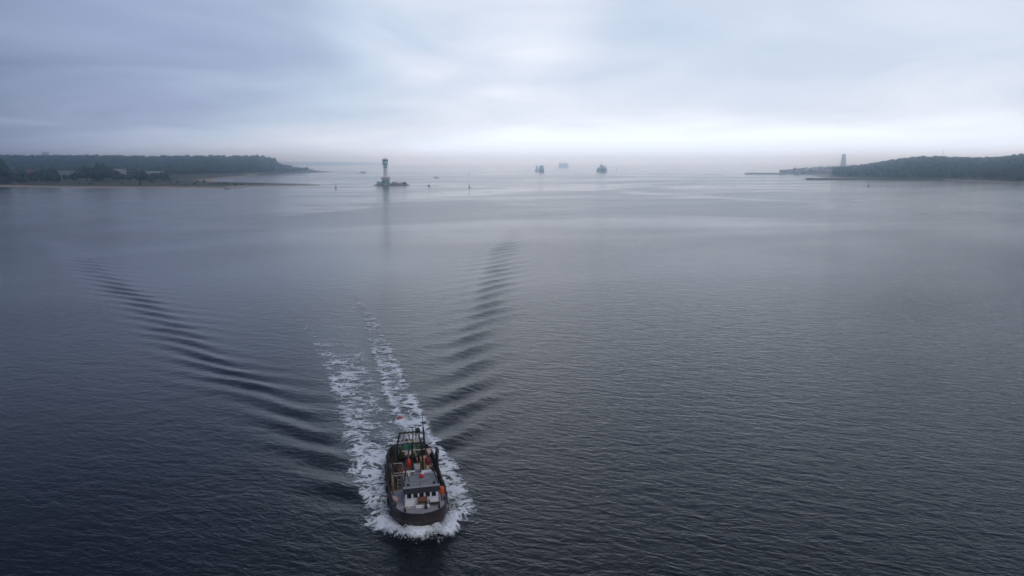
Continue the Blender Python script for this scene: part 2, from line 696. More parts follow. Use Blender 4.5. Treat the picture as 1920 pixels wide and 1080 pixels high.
bump.inputs['Distance'].default_value = 1.0
t.links.new(hgt, bump.inputs['Height'])
t.links.new(bump.outputs[0], p.inputs['Normal'])
mixc = N(t, 'ShaderNodeMix', data_type='RGBA')
t.links.new(a_aer, mixc.inputs['Factor'])
mixc.inputs['A'].default_value = (0.0058, 0.0075, 0.0088, 1)
mixc.inputs['B'].default_value = (0.055, 0.085, 0.088, 1)
t.links.new(mixc.outputs['Result'], p.inputs['Base Color'])
rg = map_n(t, slick, 0, 1, 0.185, 0.06)
mr = N(t, 'ShaderNodeMix', data_type='FLOAT')
t.links.new(a_far, mr.inputs['Factor'])
mr.inputs['A'].default_value = 0.07
t.links.new(rg, mr.inputs['B'])
a_calm = N(t, 'ShaderNodeAttribute', attribute_name='sheltered').outputs['Fac']
t.links.new(math_n(t, 'MULTIPLY', mr.outputs['Result'], map_n(t, a_calm, 0, 1, 1.0, 0.70)), p.inputs['Roughness'])
p.inputs['IOR'].default_value = 1.333
MATS['sea'] = mw

water = mesh_np('water', np.stack([gx, gy, gz], -1).reshape(-1, 3), quads, mw, smooth=True)
tag(water, kind='structure')
dist = np.hypot(gx, gy)
point_attr(water, 'open_sea', sstep(80, 520, dist))
point_attr(water, 'sheltered', sstep(1200, 3200, dist))
s_, t_ = wake_st(gx, gy)
inwake = sstep(0, 20, s_) * (1 - sstep(0.26, 0.36, np.abs(t_) / np.maximum(s_, 1))) * (1 - sstep(180, 330, s_))
calm_west = sstep(-10, -60, gx) * (1 - sstep(150, 320, gy))
chop = (0.35 + 1.15 * fbm(gx / 55, gy / 70, 2, 3)) * (1 - 0.25 * inwake) * (1 - 0.45 * calm_west)
point_attr(water, 'chop', chop)
wash = sstep(0.5, 6.5, 7.0 - np.abs(t_ + 1.0)) * sstep(8, 20, s_) * (1 - sstep(35, 110, s_))
point_attr(water, 'aerated', np.clip((0.35 + 0.6 * fbm(gx / 2.5, gy / 2.5, 0, 2)) * wash, 0, 1))

# ---- foam, real lumps of it lying on the water
mf = bpy.data.materials.new('foam')
mf.use_nodes = True
t = mf.node_tree
p = t.nodes['Principled BSDF']
p.inputs['Base Color'].default_value = (0.82, 0.86, 0.90, 1)
p.inputs['Roughness'].default_value = 0.85
p.inputs['Specular IOR Level'].default_value = 0.2
geo = N(t, 'ShaderNodeNewGeometry')
nz = N(t, 'ShaderNodeTexNoise')
t.links.new(geo.outputs['Position'], nz.inputs['Vector'])
nz.inputs['Scale'].default_value = 5.0
nz.inputs['Detail'].default_value = 4
fa = N(t, 'ShaderNodeAttribute', attribute_name='thick').outputs['Fac']
al = math_n(t, 'MULTIPLY_ADD', nz.outputs[0], 1.1, math_n(t, 'ADD', fa, -0.55))
al = map_n(t, al, 0.02, 0.85, 0.0, 0.95)
t.links.new(al, p.inputs['Alpha'])
FS, FT = np.arange(-4, 128, 0.09), np.arange(-11, 9.5, 0.09)
fs, ft = np.meshgrid(FS, FT, indexing='ij')
fx = BOW.x + fs * WA[0] + ft * WP[0]
fy = BOW.y + fs * WA[1] + ft * WP[1]
dens = foam_density(fx, fy)
wx = fx + 0.7 * (fbm(fx / 1.3, fy / 1.3, 0, 2) - 0.5) * 2
wyy = fy + 0.7 * (fbm(fx / 1.3 + 40, fy / 1.3, 1, 2) - 0.5) * 2
# filaments: ridged noise, streaked across the wake as it ages
str_ = 1 + 0.9 * sstep(10, 60, fs)
rg1 = 1 - np.abs(2 * fbm(wx / 1.25 / str_, wyy / 1.0, 2, 3) - 1) * 2.4
rg2 = 1 - np.abs(2 * fbm(wx / 0.5 / str_ + 9, wyy / 0.42, 4, 2) - 1) * 2.2
cl = fbm(wx / 2.6, wyy / 2.2, 3, 3)
rg3 = 1 - np.abs(2 * fbm(wx / 0.27 / str_ + 3, wyy / 0.24, 5, 2) - 1) * 2.2
val = dens * (0.40 + 0.46 * cl) + 0.34 * (rg1 - 0.5) + 0.36 * (rg2 - 0.45) + 0.20 * (rg3 - 0.45) + 0.40 * (cl - 0.5)
front_solid = np.clip(dens - 0.95, 0, 1)
val = val + 0.9 * front_solid
val = val + 0.12 * (1 - sstep(30, 80, fs)) * (dens > 0.3)
th_f = np.where(dens > 0.04, sstep(0.30, 1.10, val), 0)
# no foam inside the hull
xl, yl = boat_xy(fx, fy)
inside_h = (np.abs(xl) < 8.3) & (np.abs(yl) < hull_half(xl) - 0.15)
th_f = np.where(inside_h, 0, th_f)
fz = water_z(fx, fy) + 0.035 + 0.10 * th_f * (0.4 + fbm(fx / 0.35, fy / 0.35, 1, 2)) + 0.25 * front_solid * fbm(fx / 0.6, fy / 0.6, 2, 2)
ni, nj = fs.shape
idx = np.arange(ni * nj).reshape(ni, nj)
q = np.stack([idx[:-1, :-1], idx[1:, :-1], idx[1:, 1:], idx[:-1, 1:]], -1).reshape(-1, 4)
keep = (th_f.ravel()[q].max(1) > 0.04)
q = q[keep]
used, inv = np.unique(q, return_inverse=True)
foam = mesh_np('wake_foam', np.stack([fx, fy, fz], -1).reshape(-1, 3)[used], inv.reshape(-1, 4), mf, smooth=True)
point_attr(foam, 'thick', th_f.ravel()[used])
tag(foam, 'white churned foam of the bow wave and wake around the fishing trawler', 'foam', kind='stuff')


# ---- drops thrown up along the bow wave
SV, SF, so = [], [], 0
tet = np.array([(1, 1, 1), (1, -1, -1), (-1, 1, -1), (-1, -1, 1)], float)
tf = np.array([(0, 1, 2), (0, 3, 1), (0, 2, 3), (1, 3, 2)])
sr_ = np.random.default_rng(21)
for k in range(1500):
    back = abs(sr_.normal(0, 3.2)) + 0.1
    xl_ = 9.3 - back
    side_ = sr_.choice([-1, 1])
    yl_ = side_ * (0.5 + 1.05 * math.sqrt(back) * 1.02 + sr_.normal(0, 0.35))
    wx_ = BOAT_C.x + BF.x * xl_ + BP.x * yl_
    wy_ = BOAT_C.y + BF.y * xl_ + BP.y * yl_
    zz_ = float(water_z(np.array(wx_), np.array(wy_))) + abs(sr_.normal(0, 0.22)) * math.exp(-back / 5) + 0.04
    r_ = sr_.uniform(0.012, 0.045)
    SV.append(tet * sr_.uniform(0.6, 1.4, (4, 3)) * r_ + (wx_, wy_, zz_))
    SF.append(tf + so)
    so += 4
m_spray = mat('spray_drops', (0.78, 0.82, 0.86), 0.5, vary=0.05)
spray = mesh_np('bow_spray', np.concatenate(SV), np.concatenate(SF), m_spray)
tag(spray, 'fine white spray thrown up along the bow wave of the trawler', 'spray', kind='stuff')

# ================================================================== LAND
m_land = bpy.data.materials.new('shore_land')
m_land.use_nodes = True
t = m_land.node_tree
p = t.nodes['Principled BSDF']
geo = N(t, 'ShaderNodeNewGeometry')
sp = N(t, 'ShaderNodeSeparateXYZ')
t.links.new(geo.outputs['Position'], sp.inputs[0])
nz = N(t, 'ShaderNodeTexNoise')
t.links.new(geo.outputs['Position'], nz.inputs['Vector'])
nz.inputs['Scale'].default_value = 0.035
nz.inputs['Detail'].default_value = 6
gcol = ramp_n(t, nz.outputs[0], [(0.30, (0.024, 0.036, 0.016)), (0.5, (0.052, 0.062, 0.028)), (0.68, (0.115, 0.100, 0.062))])
zz = math_n(t, 'MULTIPLY_ADD', nz.outputs[0], 1.6, math_n(t, 'ADD', sp.outputs[2], -0.8))
ff = map_n(t, zz, 0.7, 1.5, 0, 1)
mx = N(t, 'ShaderNodeMix', data_type='RGBA')
t.links.new(ff, mx.inputs['Factor'])
mx.inputs['A'].default_value = (0.37, 0.30, 0.23, 1)
t.links.new(gcol, mx.inputs['B'])
t.links.new(mx.outputs['Result'], p.inputs['Base Color'])
p.inputs['Roughness'].default_value = 0.95
MATS['land'] = m_land


def terrain(name, poly, x0, x1, y0, y1, step, hfun, slope=0.05, top=3.0):
    xs = np.arange(x0, x1 + step, step)
    ys = np.arange(y0, y1 + step, step)
    gx, gy = np.meshgrid(xs, ys)
    sd = sdist(gx, gy, poly) + 10 * (fbm(gx / 40, gy / 40, 1, 3) - 0.5)
    z = np.clip(sd * slope, -1.5, top) + np.where(sd > 0, hfun(gx, gy, sd), 0)
    n, m = len(xs), len(ys)
    idx = np.arange(n * m).reshape(m, n)
    q = np.stack([idx[:-1, :-1], idx[:-1, 1:], idx[1:, 1:], idx[1:, :-1]], -1).reshape(-1, 4)
    keep = z.ravel()[q].max(1) > -1.45
    q = q[keep]
    used, inv = np.unique(q, return_inverse=True)
    o = mesh_np(name, np.stack([gx, gy, z], -1).reshape(-1, 3)[used], inv.reshape(-1, 4), m_land, smooth=True)
    tag(o, kind='structure')
    return (xs, ys, z)


def ground_at(T, x, y):
    xs, ys, z = T
    fx = np.clip((np.asarray(x) - xs[0]) / (xs[1] - xs[0]), 0, len(xs) - 1.001)
    fy = np.clip((np.asarray(y) - ys[0]) / (ys[1] - ys[0]), 0, len(ys) - 1.001)
    i, j = fx.astype(int), fy.astype(int)
    a, b = fx - i, fy - j
    return (z[j, i] * (1 - a) + z[j, i + 1] * a) * (1 - b) + (z[j + 1, i] * (1 - a) + z[j + 1, i + 1] * a) * b


# ---- western shore: flat land with the sand spit, wooded ridge behind, bay between them
west_poly = [G(-260, 352), G(0, 350.6), G(150, 352.5), G(300, 352.5), G(410, 353.5), G(445, 353), G(470, 350.3), G(540, 348.6), G(606, 347.8),
             G(600, 346), G(540, 344.6), G(470, 343.2), G(420, 341.8), G(398, 340.0), G(404, 336.5), G(440, 333.5), G(475, 330.2), G(488, 328.2),
             G(470, 326.2), G(520, 325.2), G(575, 325.0), G(612, 323.6), G(640, 322.6), G(600, 320.5), AT(585, 3300), AT(-400, 3600)]


def west_h(x, y, sd):
    # wooded ridge
    r = sstep(1780, 2050, y) * (1 - sstep(2900, 3300, y))
    px = 960 + F * x / (y * math.cos(PITCH) + 30 * math.sin(PITCH))
    r *= 1 - sstep(470, 575, px)
    return 24 * r * (0.75 + 0.5 * fbm(x / 300, y / 300, 2, 3)) * sstep(10, 150, sd)


TW = terrain('west_shore', west_poly, -2700, -250, 840, 3500, 9.0, west_h)

# ---- eastern shore: steep wooded bank
east_poly = [G(1533, 331.5), G(1560, 334), G(1650, 335.5), G(1760, 337), G(1800, 338.5), G(1860, 341.5), G(1920, 344.5), G(2100, 352), AT(2500, 1000), AT(2500, 2700),
             AT(1600, 2500), AT(1545, 2000)]


def east_h(x, y, sd):
    px = 960 + F * x / (y * math.cos(PITCH) + 30 * math.sin(PITCH))
    crest = np.interp(px, [1530, 1580, 1640, 1720, 1780, 1840, 1870, 1920, 2100], [4, 9, 15, 22, 22, 19, 21, 27, 30])
    return crest * sstep(25, 190, sd)


TE = terrain('east_shore', east_poly, 560, 2600, 900, 2700, 10.0, east_h)

# ---- Laboe side: low land with houses
town_poly = [G(1452, 326.6), G(1500, 327.2), G(1560, 327.6), AT(1640, 1800), AT(1700, 3600), AT(1540, 3600), AT(1500, 2700), AT(1462, 2200)]
TT = terrain('town_shore', town_poly, 600, 1950, 1650, 3650, 12.0, lambda x, y, sd: 9 * sstep(40, 300, sd) + 8 * sstep(300, 900, sd))

# ---- far coast, a low strip beyond the fjord mouth
far_poly = [AT(480, 7400), AT(545, 7300), AT(640, 7600), AT(722, 8200), AT(740, 8800), AT(480, 9200)]
TF = terrain('far_shore', far_poly, -3400, -1000, 7200, 9300, 40.0, lambda x, y, sd: 10 * sstep(0, 300, sd) * (1 - 0.8 * sstep(-2050, -1750, x)), slope=0.03)

# ------------------------------------------------------------------ woods
mfol = {}


def foliage(name, a, b, c):
    m = bpy.data.materials.new(name)
    m.use_nodes = True
    t = m.node_tree
    p = t.nodes['Principled BSDF']
    geo = N(t, 'ShaderNodeNewGeometry')
    nz = N(t, 'ShaderNodeTexNoise')
    t.links.new(geo.outputs['Position'], nz.inputs['Vector'])
    nz.inputs['Scale'].default_value = 0.09
    nz.inputs['Detail'].default_value = 5
    nz.inputs['Roughness'].default_value = 0.7
    cc = ramp_n(t, nz.outputs[0], [(0.32, a), (0.5, b), (0.7, c)])
    t.links.new(cc, p.inputs['Base Color'])
    p.inputs['Roughness'].default_value = 0.9
    p.inputs['Specular IOR Level'].default_value = 0.15
    mfol[name] = m
    return m


foliage('leaf_dark', (0.014, 0.026, 0.012), (0.024, 0.042, 0.018), (0.042, 0.062, 0.026))
foliage('leaf_mid', (0.018, 0.032, 0.013), (0.032, 0.052, 0.020), (0.055, 0.072, 0.030))
m_bark = mat('bark', (0.09, 0.07, 0.05), 0.9)

ico_bm = bmesh.new()
bmesh.ops.create_icosphere(ico_bm, subdivisions=2, radius=1.0)
ICO_V = np.array([v.co[:] for v in ico_bm.verts])
ICO_F = np.array([[v.index for v in f.verts] for f in ico_bm.faces])
ico_bm.free()


def crown_proto(seed, leaves=70, lobes=6):
    """a crown of radius about 1: lumpy core lobes plus loose leaf clumps, all triangles"""
    r = np.random.default_rng(seed)
    V, Fc = [], []
    o = 0
    cs = []
    for k in range(lobes):
        c = r.normal(0, 0.36, 3) * (1, 1, 0.85)
        s = r.uniform(0.38, 0.62)
        cs.append((c, s))
        sub = ICO_V * (1 + r.uniform(-0.28, 0.28, (len(ICO_V), 1))) * s + c
        V.append(sub)
        Fc.append(ICO_F + o)
        o += len(sub)
    for k in range(leaves):
        c, s = cs[r.integers(lobes)]
        d = r.normal(size=3)
        d /= np.linalg.norm(d)
        pc = c + d * s * r.uniform(0.9, 1.35)
        tri = pc + r.normal(0, 0.13, (3, 3))
        V.append(tri)
        Fc.append(np.array([[0, 1, 2]]) + o)
        o += 3
    return np.concatenate(V), np.concatenate(Fc)


PROTO = [crown_proto(50 + i, 60, 3) for i in range(6)]


def wood(name, pts, material, label):
    """pts: (x, y, ground z, height, radius) of each tree of a far wood that reads as one mass"""
    V, Fc = [], []
    o = 0
    for k, (x, y, z, h, rr) in enumerate(pts):
        v, f = PROTO[k % 6]
        a = rnd.uniform(0, 6.28)
        ca, sa = math.cos(a), math.sin(a)
        vv = np.empty_like(v)
        vv[:, 0] = (v[:, 0] * ca - v[:, 1] * sa) * rr + x
        vv[:, 1] = (v[:, 0] * sa + v[:, 1] * ca) * rr + y
        vv[:, 2] = z + h * 0.55 + v[:, 2] * h * 0.48
        V.append(vv)
        Fc.append(f + o)
        o += len(v)
    ob = mesh_np(name, np.concatenate(V), np.concatenate(Fc), material)
    return tag(ob, label, 'forest', kind='stuff')


def scatter(T, n, pxr, yr, test, hr, rmin=0.32):
    out = []
    tries = 0
    while len(out) < n and tries < n * 40:
        tries += 1
        Y = rnd.uniform(*yr)
        px = rnd.uniform(*pxr)
        pnt = AT(px, Y)
        g = float(ground_at(T, pnt.x, pnt.y))
        if g < 1.6 or not test(px, Y, pnt):
            continue
        h = rnd.uniform(*hr)
        out.append((pnt.x, pnt.y, g - 0.5, h, h * rnd.uniform(rmin, rmin + 0.18)))
    return out


ridge = scatter(TW, 2000, (-60, 578), (1780, 2200), lambda px, Y, q: (px < 540 or rnd.random() < (585 - px) / 60) and (px > 330 or True), (15, 26))
ridge = [(x, y, z, h * (1.0 if (960 + F * x / y) < 520 else 0.62), r) for x, y, z, h, r in ridge]
wood('west_ridge_wood', ridge, mfol['leaf_dark'], 'dark wooded ridge behind the sandy bay on the lighthouse shore')
inner = scatter(TW, 520, (-60, 380), (1450, 1800), lambda px, Y, q: px < 320 or Y > 1600, (12, 20))
wood('inland_wood', inner, mfol['leaf_mid'], 'lower belt of trees between the flat shore houses and the wooded ridge')

east_pts = scatter(TE, 2000, (1535, 1990), (1000, 1950), lambda px, Y, q: sdist(np.array(q.x), np.array(q.y), east_poly) > 28, (11, 19))
wood('east_bank_wood', east_pts, mfol['leaf_dark'], 'steep wooded bank above the long dark pier')
town_pts = scatter(TT, 330, (1462, 1660), (1830, 3300), lambda px, Y, q: True, (7, 13))
wood('town_trees_wood', town_pts, mfol['leaf_mid'], 'low trees between the houses below the memorial tower')
far_pts = scatter(TF, 420, (490, 735), (7450, 8900), lambda px, Y, q: True, (14, 24), 0.7)
wood('far_coast_wood', far_pts, mfol['leaf_dark'], 'faint wooded strip of coast far beyond the lighthouse')

# ---- single trees on the flat western shore
TREE_P = []
for i in range(4):
    v, f = crown_proto(200 + i, 260, 7)
    root = thing('broadleaf_tree', 'dark broadleaf tree', 'tree')
    c = mesh_np('crown', v * (0.36, 0.36, 0.43) + (0, 0, 0.56), f, mfol['leaf_dark'] if i % 2 else mfol['leaf_mid'], root)
    mb = MB()
    mb.tube((0, 0, -0.04), (0.01, 0, 0.30), 0.035, 0.024, 7)
    mb.tube((0.01, 0, 0.28), (0.12, 0.05, 0.58), 0.018, 0.008, 5)
    mb.tube((0.01, 0, 0.26), (-0.13, -0.04, 0.55), 0.018, 0.008, 5)
    mb.tube((0.01, 0, 0.30), (0.0, 0.02, 0.72), 0.02, 0.006, 5)
    mb.build('trunk', m_bark, root)
    TREE_P.append(root)
used_p = set()


def put_tree(px, Y, h, label, group):
    pnt = AT(px, Y)
    g = float(ground_at(TW, pnt.x, pnt.y))
    k = rnd.randrange(4)
    if k in used_p:
        o = copy_tree(TREE_P[k])
    else:
        o = TREE_P[k]
        used_p.add(k)
    o.location = (pnt.x, pnt.y, g)
    w = h * rnd.uniform(0.9, 1.15)
    o.scale = (w, w, h)
    o.rotation_euler = (0, 0, rnd.uniform(0, 6.28))
    tag(o, label, 'tree', group)


big = [(2, 985, 34, 'tall dark tree standing above the shore road at the end of the tree belt')]
for px, Y, h, lb in big:
    put_tree(px, Y, h, lb, None)
    put_tree(px - 14, Y + 6, h * 0.92, lb.replace('tall', 'slightly lower'), None)
G1 = 'trees in the dark belt on the flat shore'
tops = [(14, 322), (30, 319), (45, 318), (60, 319), (75, 315), (90, 313), (100, 314), (112, 324), (126, 325), (140, 322), (150, 318), (160, 312), (170, 309),
        (182, 309), (192, 310), (200, 313), (212, 316), (224, 320), (236, 323), (246, 326), (262, 322), (270, 319), (280, 323), (292, 322), (303, 322), (312, 327)]
for px, top in tops:
    for k in range(2):
        Y = rnd.uniform(1010, 1120)
        pp = px + rnd.uniform(-6, 6)
        put_tree(pp, Y, max(5, H(top + rnd.uniform(-1, 4) + 3 * k, Y) - 2.5), 'dark round-crowned tree in the belt along the flat lighthouse shore', G1)
G2 = 'bushes on the grassy shore strip'
for px in list(range(6, 120, 9)):
    put_tree(px + rnd.uniform(-4, 4), rnd.uniform(950, 990), rnd.uniform(7, 13), 'low dark bushy tree at the foot of the belt beside the sandy shore', G2)
for px in (150, 172, 231, 262, 285, 318, 333, 349, 365, 372, 384, 396, 404, 410, 418, 430, 441, 452):
    put_tree(px + rnd.uniform(-3, 3), rnd.uniform(905, 925) if px > 390 else rnd.uniform(900, 960), rnd.uniform(2.5, 5.0), 'small bush on the grass strip before the sand spit', 'bushes before the sand spit')
for k in range(4):
    if k not in used_p:
        bpy.data.objects.remove(TREE_P[k])

# ------------------------------------------------------------------ buildings
m_white = mat('white_paint', (0.74, 0.75, 0.77), 0.45, vary=0.06, dirt=(0.42, 0.36, 0.30), dirt_amt=0.2)
m_hallw = mat('weathered_hall_wall', (0.20, 0.22, 0.21), 0.85, vary=0.1)
m_render = mat('pale_render', (0.38, 0.38, 0.37), 0.8, vary=0.08, dirt=(0.35, 0.33, 0.30), dirt_amt=0.3, dirt_scale=0.3)
m_render2 = mat('brown_render', (0.30, 0.25, 0.21), 0.85, vary=0.1)
m_brick = mat('red_brick_wall', (0.24, 0.10, 0.07), 0.85, vary=0.2)
m_tile = mat('roof_tile', (0.16, 0.08, 0.06), 0.8, vary=0.2)
m_grey_roof = mat('grey_roof', (0.30, 0.31, 0.31), 0.7, vary=0.12)
m_glass = mat('window_glass', (0.015, 0.018, 0.022), 0.08, vary=0.1, spec=0.6)
m_conc = mat('concrete', (0.36, 0.35, 0.33), 0.85, vary=0.15, dirt=(0.20, 0.19, 0.17), dirt_amt=0.4, dirt_scale=0.4)


def house(px, Y, T, size, roof_h, wallm, roofm, label, rz=0.0, name='house', group=None, nwin=3, storeys=1):
    pnt = AT(px, Y)
    g = float(ground_at(T, pnt.x, pnt.y))
    L, D, Hh = size
    root = thing(name, label, 'house' if name == 'house' else 'building', (pnt.x, pnt.y, g), rz, group)
    MB().box((0, 0, -1), (L, D, Hh + 1)).build('wall', wallm, root)
    mb = MB()
    if roof_h > 0.6:
        e = 0.5
        x, yv = L / 2 + e, D / 2 + e
        mb.add([(-x, -yv, Hh + .02), (x, -yv, Hh + .02), (x, yv, Hh + .02), (-x, yv, Hh + .02), (-x, 0, Hh + roof_h), (x, 0, Hh + roof_h)],
               [(3, 2, 1, 0), (0, 1, 5, 4), (2, 3, 4, 5), (1, 2, 5), (3, 0, 4)])
    else:
        mb.box((0, 0, Hh + .01), (L + 0.6, D + 0.6, 0.5))
    rf = mb.build('roof', roofm, root)
    if roof_h > 2 and L < 20:
        MB().box((L * 0.22, 0.4, Hh + roof_h * 0.6), (0.8, 0.8, roof_h * 0.4 + 0.9)).build('chimney', m_brick, rf)
    for s in range(storeys):
        for k in range(nwin):
            x = -L / 2 + L * (k + 0.5) / nwin
            z = 1.0 + s * (Hh / storeys)
            w = min(1.6, L / nwin * 0.55)
            MB().box((x, -D / 2 - 0.03, z), (w, 0.12, min(1.5, Hh / storeys * 0.5))).build('window', m_glass, root)
    return root


house(22, 1250, TW, (16, 10, 7), 4, m_render, m_tile, 'pale gabled house half hidden behind the dark tree belt', 0.1)
house(62, 1200, TW, (11, 9, 11), 4, m_brick, m_tile, 'narrow red brick house rising above the dark shore trees', 0.2, storeys=2)
house(116, 1330, TW, (46, 16, 11), 0.4, m_hallw, m_grey_roof, 'long flat pale hall beyond the trees of the flat shore', 0.05, 'hall', nwin=8)
house(197, 1420, TW, (10, 9, 12), 3.5, m_render, m_tile, 'small pale house between the shore trees and a long hall', 0.0, storeys=2)
house(216, 1400, TW, (36, 15, 14), 0.4, m_render, m_grey_roof, 'pale flat-roofed hall standing beyond the gap in the shore trees', -0.06, 'hall', nwin=7, storeys=2)
house(291, 1330, TW, (30, 12, 8), 2.5, m_hallw, m_grey_roof, 'low pale house with a grey roof at the edge of the sandy bay', 0.04, nwin=6)
house(108, 1390, TW, (9, 9, 8), 3, m_render, m_tile, 'small pale house beside the long flat hall', 0.0, nwin=2)

# high-rise beyond the ridge
Y = 3200
pnt = AT(88, Y)
root = thing('tower_block', 'pale tower block just showing above the wooded ridge', 'building', (pnt.x, Y, 0))
MB().box((0, 0, 0), (22, 16, H(286, Y))).build('wall', m_conc, root)
MB().box((0, 0, H(286, Y) + .02), (9, 8, 4)).build('roof_housing', m_conc, root)
for k in range(5):
    for j in range(3):
        MB().box((-8 + 4 * k, -8.05, H(291, Y) + 3.2 * j), (2.2, 0.3, 1.6)).build('window', m_glass, root)

# houses of the small town below the memorial tower
hp = []
for k in range(34):
    px = rnd.uniform(1452, 1552)
    Y = rnd.uniform(1810, 2150)
    if px < 1475 and Y > 1960:
        continue
    if any(abs(px - a) < 4.5 and abs(Y - b) < 40 for a, b in hp):
        continue
    hp.append((px, Y))
    L = rnd.uniform(9, 16)
    w = rnd.choice([m_hallw, m_render, m_render2, m_hallw])
    house(px, Y, TT, (L, 9, rnd.uniform(4.5, 7)), rnd.uniform(3, 4), w, rnd.choice([m_tile, m_tile, m_grey_roof]),
          {m_hallw.name: 'grey weathered house with pitched roof in the waterfront town below the memorial tower',
           m_render2.name: 'brownish rendered house with pitched roof in the waterfront town below the memorial tower',
           m_render.name: 'pale rendered house with pitched roof in the waterfront town below the memorial tower',
           }[w.name],
          rnd.uniform(-0.5, 0.5), group='houses of the waterfront town', nwin=2)

# memorial tower
Y = 2900
pnt = AT(1580.5, Y)
root = thing('memorial_tower', 'tall tapering stone memorial tower rising above the wooded point', 'tower', (pnt.x, Y, 0))
zt = H(288.5, Y)
prof = [(-9.5, -7, 0), (9.5, -7, 0), (9.5, 7, 0), (-9.5, 7, 0)]
mb = MB()
lev = [(0, 1.15), (0.25, 1.0), (0.6, 0.80), (0.93, 0.58), (0.955, 0.58)]
pts, fcs = [], []
sh = [(-9.5, -5), (-5, -7.5), (9.5, -6), (9.5, 6), (-5, 7.5), (-9.5, 5)]
for f_, s_ in lev:
    for a, b in sh:
        pts.append((a * s_ + (f_ * -1.2), b * s_, f_ * zt))
n = 6
for j in range(len(lev) - 1):
    for i in range(n):
        fcs.append((j * n + i, j * n + (i + 1) % n, (j + 1) * n + (i + 1) % n, (j + 1) * n + i))
fcs.append(tuple(range((len(lev) - 1) * n, len(lev) * n)))
m_stone = mat('tower_stone', (0.30, 0.24, 0.22), 0.9, vary=0.12)
mb.add(pts, fcs).build('shaft', m_stone, root)
MB().prism([(a * 0.64 - 1.1, b * 0.64) for a, b in sh], zt * 0.955 + .02, zt).build('viewing_platform', m_conc, root)
MB().box((0, 0, 0), (40, 26, 16)).build('plinth', m_stone, root)

# radio mast on the wooded bank
Y = 1500
pnt = AT(1764, Y)
z0 = float(ground_at(TE, pnt.x, Y))
root = thing('radio_mast', 'thin radio mast above the trees of the wooded bank', 'mast', (pnt.x, Y, z0))
mb = MB()
ht = H(281, Y) - z0
for a in range(3):
    c, s = math.cos(a * 2.094), math.sin(a * 2.094)
    mb.tube((c * 0.55, s * 0.55, 0), (c * 0.3, s * 0.3, ht), 0.12, 0.08, 5)
mb.build('lattice', m_conc, root)
mb = MB()
k = 0.0
while k < ht - 2:
    for a in range(3):
        c, s = math.cos(a * 2.094) * .5, math.sin(a * 2.094) * .5
        c2, s2 = math.cos((a + 1) * 2.094) * .5, math.sin((a + 1) * 2.094) * .5
        mb.tube((c, s, k), (c2, s2, k + 1.6), 0.05, 0.05, 4)
    k += 1.6
mb.build('bracing', m_conc, root)
MB().lathe([(0.5, ht - 4), (0.6, ht - 3), (0.5, ht - 1.2), (0.1, ht + 1.0)], n=8).build('antenna_drum', m_white, root)

# ------------------------------------------------------------------ piers and groynes
m_pile = mat('dark_piling', (0.06, 0.055, 0.055), 0.8, vary=0.3, vscale=0.6)
m_rock = mat('rock', (0.25, 0.20, 0.185), 0.9, vary=0.35, vscale=0.25)
a0, a1 = G(1514, 337.0), G(1768, 337.5)
root = thing('long_pier', 'long low dark pier of sheet piling running out below the wooded bank', 'pier', a0)
L = (a1 - a0).length
ang = math.atan2(a1.y - a0.y, a1.x - a0.x)
root.rotation_euler = (0, 0, ang)
MB().box((L / 2, 3, -1.0), (L, 8, 3.2)).build('pier_wall', m_pile, root)
MB().box((L / 2, 3.2, 2.22), (L - 1, 7.4, 0.45)).build('pier_deck', m_conc, root)
MB().box((5, 3, -1.0), (11, 11, 4.0)).build('pier_head', m_pile, root)
for k in range(26):
    MB().tube((6 + k * (L - 12) / 25, -1.2, -1), (6 + k * (L - 12) / 25, -1.2, 3.2), 0.35, 0.35, 6).build('pile', m_pile, root)
for k in range(12):
    MB().tube((12 + k * (L - 24) / 11, 5.5, 2.6), (12 + k * (L - 24) / 11, 5.5, 6.2), 0.09, 0.07, 5).build('lamp_post', m_conc, root)

a0, a1 = G(1394, 326.6), G(1470, 327.0)
root = thing('harbour_mole', 'thin dark harbour mole stretching out from the waterfront town', 'mole', a0)
L = (a1 - a0).length
root.rotation_euler = (0, 0, math.atan2(a1.y - a0.y, a1.x - a0.x))
mb = MB()
mb.add([(0, -5, -1), (L, -5, -1), (L, 9, -1), (0, 9, -1), (2, -1, 2.6), (L, -1, 2.6), (L, 5, 2.6), (2, 5, 2.6)],
       [(3, 2, 1, 0), (4, 5, 6, 7), (0, 1, 5, 4), (1, 2, 6, 5), (2, 3, 7, 6), (3, 0, 4, 7)])
mb.build('mole_body', m_rock, root)
MB().box((L / 2 + 2, 4, 2.61), (L - 4, 1.0, 1.0)).build('parapet', m_conc, root)
mb = MB()
mb.lathe([(1.0, 2.5), (0.8, 7), (1.1, 7.1), (1.1, 8.0), (0.3, 8.8)], (19 * 1.0, 2, 0), 8)
mb.build('mole_light', m_white, root)


def rocks(name, pts, m, parent=None):
    """loose boulders, joined: (x, y, z, r) each"""
    V, Fc = [], []
    o = 0
    r = np.random.default_rng(5)
    base_v, base_f = ICO12
    for (x, y, z, s) in pts:
        v = base_v * (1 + r.uniform(-0.25, 0.25, (len(base_v), 1))) * s * (1, 1, 0.75) + (x, y, z)
        V.append(v)
        Fc.append(base_f + o)
        o += len(v)
    ob = mesh_np(name, np.concatenate(V), np.concatenate(Fc), m, parent)
    ob['kind'] = 'stuff'
    return ob


b_ = bmesh.new()
bmesh.ops.create_icosphere(b_, subdivisions=1, radius=1.0)
ICO12 = (np.array([v.co[:] for v in b_.verts]), np.array([[v.index for v in f.verts] for f in b_.faces]))
b_.free()

